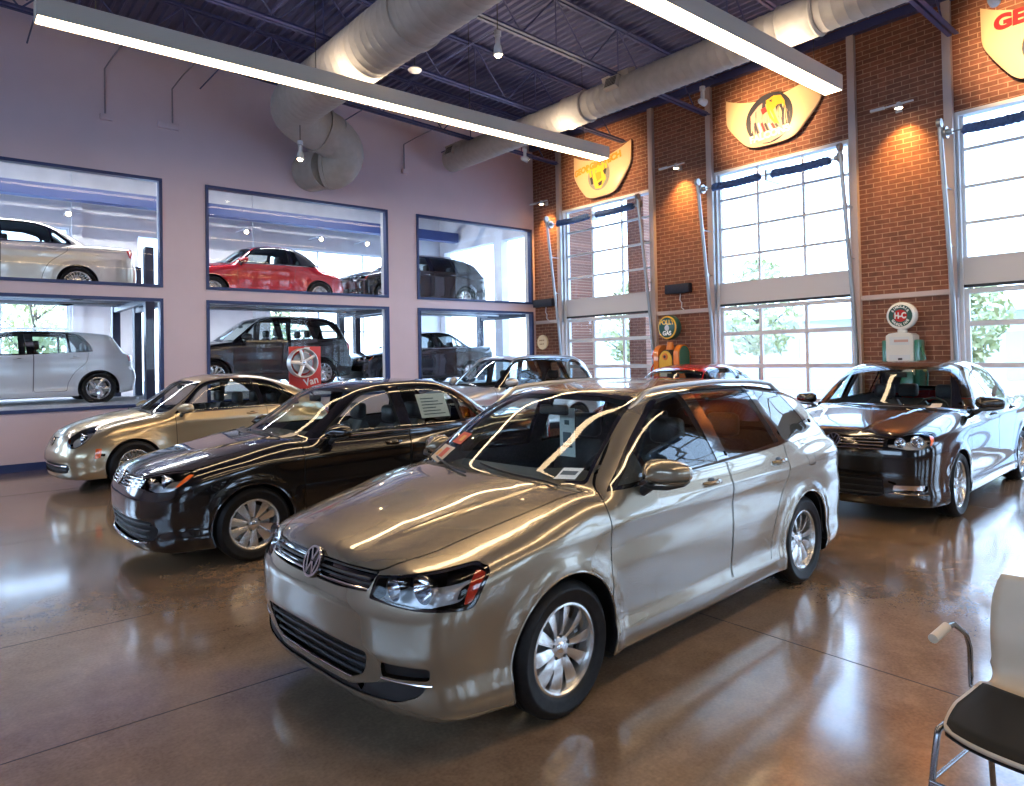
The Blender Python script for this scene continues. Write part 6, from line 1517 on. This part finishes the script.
# ------------------------------------------------------------------ antique gasoline pumps
mat('pump_green', (.02, .16, .10), .3, 0, .8); mat('pump_orange', (.80, .22, .02), .3, 0, .8); mat('pump_yellow', (.85, .50, .04), .3, 0, .6); mat('pump_red', (.55, .02, .015), .25, 0, .9); mat('pump_cream', (.72, .72, .66), .3, 0, .7)
mat('globe_white', (.85, .85, .80), .25, 0, .8); mat('globe_green', (.01, .07, .05), .3); mat('pump_chrome', (.7, .7, .7), .12, 1); mat('pump_face', (.62, .66, .66), .3)
def ring_text(s, R_, size, mt, par, cx, cz, a_mid, down=False, x=-.10, step=None, sy=1.):
    n = len(s); st = step or size*.78/R_
    for i, ch in enumerate(s):
        if ch == ' ': continue
        a = a_mid+((i-(n-1)/2)*st if down else -(i-(n-1)/2)*st)
        rot = a-pi/2 if not down else a+pi/2
        t = text('globe_letter', ch, size, mt, None, Matrix.Identity(4), .002, bold=.004)
        for v in t.data.vertices:
            p, q = v.co.x*cos(rot)-v.co.y*sin(rot), v.co.x*sin(rot)+v.co.y*cos(rot)
            yy = p+R_*cos(a); zz = q+R_*sin(a)
            v.co = Vector((x-v.co.z, -(cx+yy), cz+zz*sy))
        t.parent = par
def pump(y, label, kind):
    r = empty('gas_pump', (XW-.29, y, 0), label=label, cat='gas pump')
    if kind == 1:
        def prof(w, z0, z1, n=12): return [(-w, z0), (w, z0)]+[(w*cos(a), z1-w+w*sin(a)) for a in np.linspace(0, pi, n)]
        m = MB(); m.box((-.27, -.33, 0), (.25, .33, .35), .02); m.box((-.25, -.30, .35), (.23, .30, 1.18), .02); m.build('lower_cabinet', 'pump_red', r, autos=40)
        for s in (-1, 1):
            P2 = prof(.21, 1.15, 1.82)
            m = MB().prism([(a, s*.20, b) for a, b in P2], (0, s*.12, 0)); m.build('shoulder', 'pump_orange', r, autos=50)
            m = MB().prism([(a*.82, s*.321, b*.82+.30) for a, b in P2], (0, s*.012, 0)); m.build('side_panel', 'pump_green', r, autos=50)
        m = MB().prism([(-.20, a*.90, b) for a, b in prof(.21, 1.10, 1.72)], (.36, 0, 0)); m.build('upper_body', 'black', r, autos=50)
        m = MB().prism([(-.225, a*.80, b) for a, b in prof(.20, 1.12, 1.70)], (.03, 0, 0)); f = m.build('face_plate', 'pump_yellow', r, autos=50)
        m = MB().prism([(-.232, a, b) for a, b in ((-.13, 1.14), (.13, 1.14), (.13, 1.32), (-.13, 1.32))], (.01, 0, 0)); m.build('price_window', 'pump_face', f)
        m = MB().lathe([(0, -.242), (.065, -.240), (.07, -.225)], 'x', 24, (0, 0, 1.58)); m.build('dial', 'pump_orange', f, autos=40); m = MB().lathe([(0, -.25), (.03, -.248), (.03, -.23)], 'x', 20, (0, 0, 1.58)); m.build('dial_center', 'black', f)
        m = MB(); m.tube([(-.12, .33, 1.5), (-.18, .40, 1.35), (-.16, .44, 1.0), (-.1, .42, .6), (-.05, .36, .45)], .018, 10); m.tube([(-.14, .34, 1.72), (-.16, .37, 1.60), (-.12, .36, 1.46)], .028, 10); m.build('hose', 'pump_red', r, smooth=True)
        m = MB(); m.cyl((-.04, 0, 1.72), (-.04, 0, 1.88), .09, .06, n=20); m.build('globe_base', 'pump_orange', r, autos=40)
        gz = 2.17; m = MB().lathe([(0, -.10), (.20, -.10), (.235, -.085), (.25, -.05), (.25, .05), (.235, .085), (.20, .10), (0, .10)], 'x', 40, (-.04, 0, gz)); g = m.build('globe', 'globe_green', r, autos=35)
        m = MB().lathe([(.205, -.145), (.225, -.148), (.236, -.13)], 'x', 40, (0, 0, gz)); m.build('globe_rim', 'pump_yellow', g, autos=40)
        text('globe_text', 'POLLY', .13, 'pump_yellow', g, basis((-.146, 0, gz+.10), (0, -1, 0), (0, 0, 1)), .002, bold=.004); text('globe_text', 'GAS', .12, 'globe_white', g, basis((-.146, 0, gz-.12), (0, -1, 0), (0, 0, 1)), .002, bold=.004)
        m = MB().lathe([(0, -.147), (.06, -.146)], 'x', 20, (0, 0, gz-.01)); m.build('globe_disc', 'pump_face', g)
    else:
        m = MB(); m.box((-.28, -.30, 0), (.22, .30, .12), .02); m.box((-.25, -.25, .12), (.20, .25, 1.35), .02); m.build('lower_cabinet', 'pump_green', r, autos=40)
        P2 = [(-.26, 1.30), (.26, 1.30), (.26, 1.93), (.20, 1.965), (0, 1.985), (-.20, 1.965), (-.26, 1.93)]
        m = MB().prism([(-.22, a, b) for a, b in P2], (.30, 0, 0)); f = m.build('upper_body', 'pump_cream', r, autos=50)
        m = MB(); m.box((-.226, -.19, 1.78), (-.215, .19, 1.91)); m.build('display_window', 'pump_face', f); m = MB(); m.box((-.23, -.17, 1.825), (-.225, .10, 1.865)); m.build('display_strip', 'art_pink', f)
        m = MB(); m.box((-.226, -.20, 1.42), (-.215, .20, 1.62)); m.build('gauge_window', 'pump_face', f); m = MB(); m.box((-.232, -.05, 1.52), (-.225, .03, 1.57)); m.build('gauge_mark', 'black', f)
        for s in (-1, 1):
            m = MB(); m.box((-.20, s*.26 if s > 0 else -.36, 1.1), (.10, .36 if s > 0 else -.26, 1.86), .03); m.build('side_panel', 'pump_green', r, autos=40)
        m = MB(); m.tube([(-.1, -.36, 1.75), (-.16, -.44, 1.6), (-.14, -.48, 1.3), (-.08, -.42, .8), (0, -.34, .5)], .018, 10); m.build('hose', 'pump_green', r, smooth=True)
        m = MB(); m.tube([(-.12, .36, 1.30), (-.16, .42, 1.42), (-.14, .45, 1.30), (-.1, .42, .9)], .02, 8); m.ball((-.18, -.45, 1.38), .035); m.build('nozzle', 'brass', r, smooth=True)
        m = MB(); m.cyl((-.06, 0, 1.98), (-.06, 0, 2.03), .09, n=20); m.build('globe_base', 'pump_cream', r, autos=40)
        gz = 2.25; m = MB().lathe([(0, -.09), (.21, -.09), (.245, -.075), (.26, -.045), (.26, .045), (.245, .075), (.21, .09), (0, .09)], 'x', 44, (-.05, 0, 0)); m.V = [(a, b*1.12, gz+c*.86) for a, b, c in m.V]; g = m.build('globe', 'globe_white', r, autos=35)
        def ov(rr, x): 
            q = MB().lathe([(0, x), (rr, x)], 'x', 40); q.V = [(a, b*1.12, gz+c*.86) for a, b, c in q.V]; return q
        ov(.205, -.142).build('globe_ring', 'globe_green', g); ov(.115, -.146).build('globe_center', 'pump_red', g)
        text('globe_text', 'H-C', .13, 'globe_white', g, basis((-.150, 0, gz), (0, -1, 0), (0, 0, 1)), .002, bold=.006)
        ring_text('SINCLAIR', .165, .062, 'globe_white', g, 0, gz, pi/2, x=-.147, sy=.9); ring_text('GASOLINE', .165, .062, 'globe_white', g, 0, gz, -pi/2, True, x=-.147, sy=.9)
    return r
mat('brass', (.7, .5, .2), .3, 1)
pump(9.10, 'antique orange, yellow and red gas pump with a round dark globe', 1).scale = (1, 1, 1.045)
pump(4.50, 'antique cream and green gas pump with an oval white H-C globe', 2).scale = (.85, .78, 1)

# round sign by the corner
r = empty('round_sign', (XW-.045, 13.42, 2.08), label='round cream sign with two faint lines on the brick by the corner', cat='sign')
mat('sign_cream', (.95, .74, .46), .5); mat('sign_brown', (.45, .22, .08), .6)
m = MB().lathe([(0, -.02), (.19, -.02), (.195, 0), (.19, .03), (0, .03)], 'x', 40); m.build('sign_disc', 'sign_cream', r, autos=40)
m = MB()
for k, (a, b) in enumerate([(-.11, .045), (-.07, .055), (-.035, .05), (.01, .055), (.05, .05), (-.10, -.045), (-.06, -.05), (-.02, -.045), (.03, -.045)]): m.box((-.023, -a-.028, b-.018), (-.020, -a-.004, b+.018-.008*(k % 2)))
m.build('faded_lines', 'sign_brown', r)

# wheel display stand
r = empty('wheel_display', (5.62, 12.98, 0), label='red display board carrying a five-spoke silver alloy wheel', cat='display stand')
mat('board_red', (.62, .045, .035), .45); mat('board_white', (.8, .8, .78), .5)
MB().box((-.32, .10, 1.16), (.33, .14, 1.99), .004).build('board', 'board_red', r, autos=40)
m = MB(); m.box((-.3, -.28, 0), (.3, .28, .03), .008); m.cyl((0, .16, .02), (0, .16, 1.7), .03, n=16); m.build('stand', 'black', r, autos=40)
text('lettering', 'Van', .20, 'board_white', r, basis((.12, .098, 1.30), Vector((1, 0, .25)), Vector((-.25, 0, 1))), .002, bold=.004)
m = MB(); m.prism([(-.02, .098, 1.98), (.10, .098, 1.98), (.06, .098, 1.62), (-.02, .098, 1.55)], (0, .002, 0)); m.build('board_stripe', 'board_white', r)
w = wheel_mesh(r, 'alloy_wheel', .30, .285, dict(n=5, wi=.075, wo=.06, hub=.075, ridge=.01, bulge=.01, mat='alloy_bright'), .2)
w.location = (-.11, -.05, 1.67); w.rotation_euler = (0, radians(14), pi)
for c in kids(w):
    if c.name.startswith('tire'): bpy.data.objects.remove(c)

# ------------------------------------------------------------------ visitor chair
noisy('chair_veneer', (.52, .41, .29), (.60, .49, .36), 3, .42); mat('chair_steel', (.30, .30, .31), .25, .95); mat('chair_black', (.010, .010, .010), .75, spec=.25)
def chair():
    r = empty('visitor_chair', (2.77, .665, 0), radians(-4), label='stacking chair with pale wooden shell, black seat pad and chrome legs', cat='chair')
    W = .235
    def shell(t, u):    # t 0 front edge .. 1 top of back
        if t < .46:
            s = t/.46; x = -.25+.44*s; z = .455-.012*sin(pi*s)-.03*(1-s)**4; w = W*(.80+.20*min(1, s*2.2)**.6)*(1-.03*s); x += .035*(abs(u)**3)*(1-s)
        elif t < .62:
            s = (t-.46)/.16; a = s*radians(80); x = .19+.10*sin(a); z = .445+.10*(1-cos(a)); w = W*(.97-.20*sin(pi*s)*.35)
        else:
            s = (t-.62)/.38; x = .288+.075*s; z = .528+.315*s; w = W*(.93+.05*sin(pi*s*.8)-.10*s**6)
        x2 = x; 
        if t > .5: x2 = x-.025*u*u*min(1, (t-.5)*5)
        return Vector((x2, u*w, z+(.010*u*u if t < .5 else 0)))
    nt, nu = 36, 14
    P = [[shell(j/nt, 2*i/nu-1) for i in range(nu+1)] for j in range(nt+1)]
    V = [p for row in P for p in row]; n = nu+1; F = [(j*n+i, j*n+i+1, (j+1)*n+i+1, (j+1)*n+i) for j in range(nt) for i in range(nu)]
    o = mesh_obj('shell', V, F, 'chair_veneer', r, True); md = o.modifiers.new('thick', 'SOLIDIFY'); md.thickness = .011; md.offset = -1
    V = []; F = []
    jn = 17
    for j in range(jn+1):
        for i in range(nu+1):
            u = (2*i/nu-1); t = .004+.44*j/jn; e = min(1, (1-abs(u))*12, j/.8, (jn-j)/1.5); p = shell(t, u*.985); V.append(p+Vector((0, 0, .006+.022*math.sqrt(max(0, e)))))
    F = [(j*n+i, j*n+i+1, (j+1)*n+i+1, (j+1)*n+i) for j in range(jn) for i in range(nu)]
    k = len(V); V += [v-Vector((0, 0, .02)) for v in V[:]]; rim = list(range(n))+[j*n+nu for j in range(1, jn+1)]+[jn*n+i for i in range(nu-1, -1, -1)]+[j*n for j in range(jn-1, 0, -1)]
    F += [(a, b, b+k, a+k) for a, b in zip(rim, rim[1:]+rim[:1])]
    mesh_obj('seat_pad', V, F, 'chair_black', r, True)
    for s in (-1, 1):
        y = s*.215
        m = MB(); pts = bez((-.285, y*1.08, .0), (-.235, y, .36), (-.20, y, .425), 10)+bez((-.18, y, .425), (0, y, .425), (.10, y, .425), 4)+bez((.14, y, .425), (.19, y, .42), (.205, y*1.0, .36), 8)+[(.30, y*1.1, 0)]
        m.tube(pts, .0105, 10); m.ball((-.285, y*1.08, .006), (.014, .014, .008)); m.ball((.30, y*1.1, .006), (.014, .014, .008)); m.build('leg', 'chair_steel', r, autos=60)
        m = MB(); ya = s*.262
        m.tube([(.18, y, .425), (.19, ya*1.0, .44), (.19, ya, .47), (.19, ya, .58), (.16, ya, .64), (.06, ya, .70), (-.0, ya, .705)], .0095, 10); ar = m.build('armrest', 'chair_steel', r, autos=60)
        MB().tube([(.0, ya, .705), (-.11, ya, .69)], .0165, 14).build('arm_grip', 'chair_veneer', ar, autos=40)
        m = MB(); m.tube([(-.252, y*1.03, .27), (.235, y*1.04, .27)], .007, 8); m.build('stretcher', 'chair_steel', r, autos=60)
    m = MB(); m.tube([(-.252, -.222, .27), (-.252, .222, .27)], .007, 8); m.build('stretcher', 'chair_steel', r, autos=60)
chair()
mat('alloy_bright', (.8, .8, .8), .3, .6)

for k, x in enumerate((-3.0, 3.0, 9.0)):  # strip lamps added only to brighten the lift hall
    r = empty('added_strip_light', (x, 17.6, 7.0), label='added strip light brightening the lift hall from its ceiling, %s from the left' % ORD[k], cat='ceiling light', group='added strip lights in the lift hall')
    MB().box((-2.4, -.12, 0), (2.4, .12, .12)).build('housing', 'white_trim', r); MB().box((-2.35, -.10, -.02), (2.35, .10, 0)).build('diffuser', 'added_hall_glow', r)
# ------------------------------------------------------------------ cars in the hall
champagne = paint('champagne_silver_paint', (.28, .235, .17), .62, .26)
gold = paint('moonrock_gold_paint', (.46, .36, .22), .7, .28)
blackp = paint('deep_black_paint', (.006, .006, .007), .15, .16)
whitep = paint('white_paint', (.66, .67, .66), .1, .3)
beige = paint('beige_paint', (.56, .51, .42), .55, .3)
redp = paint('red_paint', (.52, .008, .010), .15, .22)
darkp = paint('dark_grey_paint', (.03, .032, .04), .6, .25)
silverp = paint('white_silver_paint', (.62, .60, .57), .6, .28)
mat('canvas', (.02, .022, .035), .85)
def nose_at(D, tx, ty, a, z=0):        # pose given by the point under the nose
    return (tx+D['L']/2*cos(a), ty+D['L']/2*sin(a), z), a
LODF = 1.0
loc, a = nose_at(WAGON, 1.359, 3.166, .0705)
hero, HS, HP = build_car(WAGON, 'station_wagon', champagne, 'champagne silver station wagon with roof rails, nearest the camera', 'car', loc, a, opts=dict(spin=14))
loc, a = nose_at(SEDAN, 1.212, 6.816, .004)
jet, JS, JP = build_car(SEDAN, 'sedan', blackp, 'glossy black sedan parked between the champagne wagon and the gold coupe', 'car', loc, a, lod=1.1, opts=dict(spin=30))
loc, a = nose_at(BUG, 1.186, 11.417, .086)
build_car(BUG, 'coupe', gold, 'gold round-backed coupe parked along the lilac wall', 'car', loc, a, lod=1.1, opts=dict(spin=0))
loc, a = nose_at(MIDSEDAN, 7.02, 3.328, .058)
pas, PS, PP = build_car(MIDSEDAN, 'sedan', blackp, 'glossy black sedan at the right, in front of the cream gas pump', 'car', loc, a, lod=1.1, opts=dict(spin=5))
loc, a = nose_at(SUV, 7.05, 11.3, .0)
build_car(SUV, 'sport_utility_vehicle', silverp, 'pale silver sport utility vehicle with roof rails near the corner', 'car', loc, a, lod=1.3, opts=dict(spin=5))
loc, a = nose_at(BUG, 7.80, 7.15, .03)
build_car(BUG, 'coupe', redp, 'red coupe mostly hidden behind the champagne wagon', 'car', loc, a, lod=1.6, opts=dict(spin=5))
# on the lifts
def lifted(D, name, p, label, hubx, yside, z, opts=None, lod=1.5, hub='ra'):
    c = hubx-D[hub]+D['L']/2
    return build_car(D, name, p, label, 'car', (c, yside+D['W'][4][1], z), 0, lod=lod, opts=opts or {})
lifted(HATCH, 'hatchback', whitep, 'white hatchback on the lower lift behind the left opening', 2.50, 15.7, .93, dict(wheel=dict(n=5, wi=.10, wo=.085, hub=.07, ridge=.012, bulge=.012, twist=.12, mat='alloy')), 1.2)
lifted(MIDSEDAN, 'sedan', beige, 'beige sedan on the upper lift behind the left opening', 2.16, 15.7, 2.98, dict(wheel=STD), 1.3)
lifted(SOFTBUG, 'convertible', redp, 'red convertible with dark soft top on the upper lift', 7.36, 16.2, 3.02, None, 1.2)
lifted(SUV, 'sport_utility_vehicle', darkp, 'dark grey sport utility vehicle on the lower lift behind the middle opening', 7.45, 16.2, 1.07, dict(mirmat='black'), 1.3)
lifted(WAGON, 'station_wagon', darkp, 'dark station wagon on the upper lift behind the right openings', 11.86, 16.2, 3.12, dict(handle='chrome'), 1.5)
lifted(SEDAN, 'sedan', darkp, 'dark sedan on the lower lift behind the right openings', 11.99, 16.2, .98, dict(), 1.5)

# ------------------------------------------------------------------ papers and stickers in the car windows
def sheet(par, S, pts, m, name, lift=.006, kind='side', sg=-1, sub=None):
    """paper laid just inside the glass; pts are corners in the projection of kind"""
    n = 6; V = []
    (a0, b0), (a1, b1), (a2, b2), (a3, b3) = pts
    for j in range(n+1):
        for i in range(n+1):
            u, v = i/n, j/n
            a = (1-v)*((1-u)*a0+u*a1)+v*((1-u)*a3+u*a2); b = (1-v)*((1-u)*b0+u*b1)+v*((1-u)*b3+u*b2); V.append((a, b))
    A = np.array(V)
    if kind == 'side': q = S.at_side(A[:, 0], 0)*0; q = S.cast(np.stack([A[:, 0], 0*A[:, 0], A[:, 1]], 1), np.stack([A[:, 0], 0*A[:, 0]+1.3, A[:, 1]], 1))
    else: q = S.cast(np.stack([0*A[:, 0]+2.6, A[:, 0]*1., A[:, 1]], 1), np.stack([0*A[:, 0]-.4, A[:, 0], A[:, 1]], 1))
    nn = S.grad(q); q = q-nn*lift
    if kind == 'side': q[:, 1] *= sg
    F = [(j*(n+1)+i, j*(n+1)+i+1, (j+1)*(n+1)+i+1, (j+1)*(n+1)+i) for j in range(n) for i in range(n)]
    o = mesh_obj(name, q, F, m, par, True)
    if par.parent is None: o.location = (-S.D['L']/2, 0, 0)
    return o
mat('ink_grey', (.10, .13, .14), .7); mat('tag_green', (.42, .58, .50), .7); mat('sticker_red', (.60, .10, .05), .6); mat('sticker_orange', (.75, .38, .10), .6); mat('sticker_tan', (.62, .52, .38), .7)
# champagne wagon: paper tag hanging from the mirror, bar code label, colourful stickers
Z9 = 1.10
tagm = MB(); xx = 1.86
tagm.box((xx, -.075, 1.04), (xx+.004, .055, 1.36)); tg = tagm.build('mirror_hang_tag', 'paper', hero); tg.location = (-WAGON['L']/2, 0, 0)
m = MB(); m.box((xx-.003, -.045, 1.13), (xx-.001, .025, 1.20)); m.box((xx-.003, -.055, 1.10), (xx-.001, .035, 1.115)); m.box((xx-.003, -.03, 1.25), (xx-.001, .01, 1.28)); m.build('tag_print', 'ink_grey', tg)
sheet(hero, HS, [(-.63, 1.045), (-.53, 1.045), (-.535, 1.095), (-.635, 1.095)], 'paper', 'bar_code_label', -.003, 'front')
sheet(hero, HS, [(-.618, 1.062), (-.542, 1.062), (-.545, 1.080), (-.622, 1.080)], 'ink_grey', 'bar_code', -.005, 'front')
sheet(hero, HS, [(.40, 1.05), (.64, 1.05), (.60, 1.13), (.38, 1.13)], 'sticker_tan', 'window_sticker', -.003, 'front')
sheet(hero, HS, [(.44, 1.07), (.52, 1.07), (.51, 1.12), (.43, 1.12)], 'sticker_red', 'window_sticker_print', -.005, 'front')
sheet(hero, HS, [(.54, 1.07), (.60, 1.07), (.585, 1.10), (.53, 1.10)], 'sticker_orange', 'window_sticker_print', -.005, 'front')
sheet(hero, HS, [(.36, 1.15), (.52, 1.15), (.50, 1.21), (.35, 1.21)], 'sticker_red', 'window_sticker', -.003, 'front')
sheet(hero, HS, [(.385, 1.165), (.44, 1.165), (.435, 1.195), (.38, 1.195)], 'sticker_orange', 'window_sticker_print', -.005, 'front')
# price sheets in rear side windows
def price_sheet(root, S, x0, x1, z0, z1):
    o = sheet(root, S, [(x0, z0), (x1, z0), (x1, z1), (x0, z1)], 'paper', 'price_sheet', .009); 
    for k in range(6):
        z = z0+(z1-z0)*(.12+.13*k); sheet(root, S, [(x0+.04, z), (x1-.05-.05*(k % 3), z), (x1-.05-.05*(k % 3), z+.010), (x0+.04, z+.010)], 'ink_grey', 'sheet_print', .005)
price_sheet(jet, JS, 2.62, 2.98, 1.10, 1.34)
sheet(jet, JS, [(-.60, 1.00), (-.52, 1.00), (-.525, 1.035), (-.605, 1.035)], 'sticker_tan', 'bar_code_label', -.003, 'front')
sheet(pas, PS, [(-.60, 1.06), (-.51, 1.06), (-.515, 1.10), (-.605, 1.10)], 'sticker_tan', 'bar_code_label', -.003, 'front')
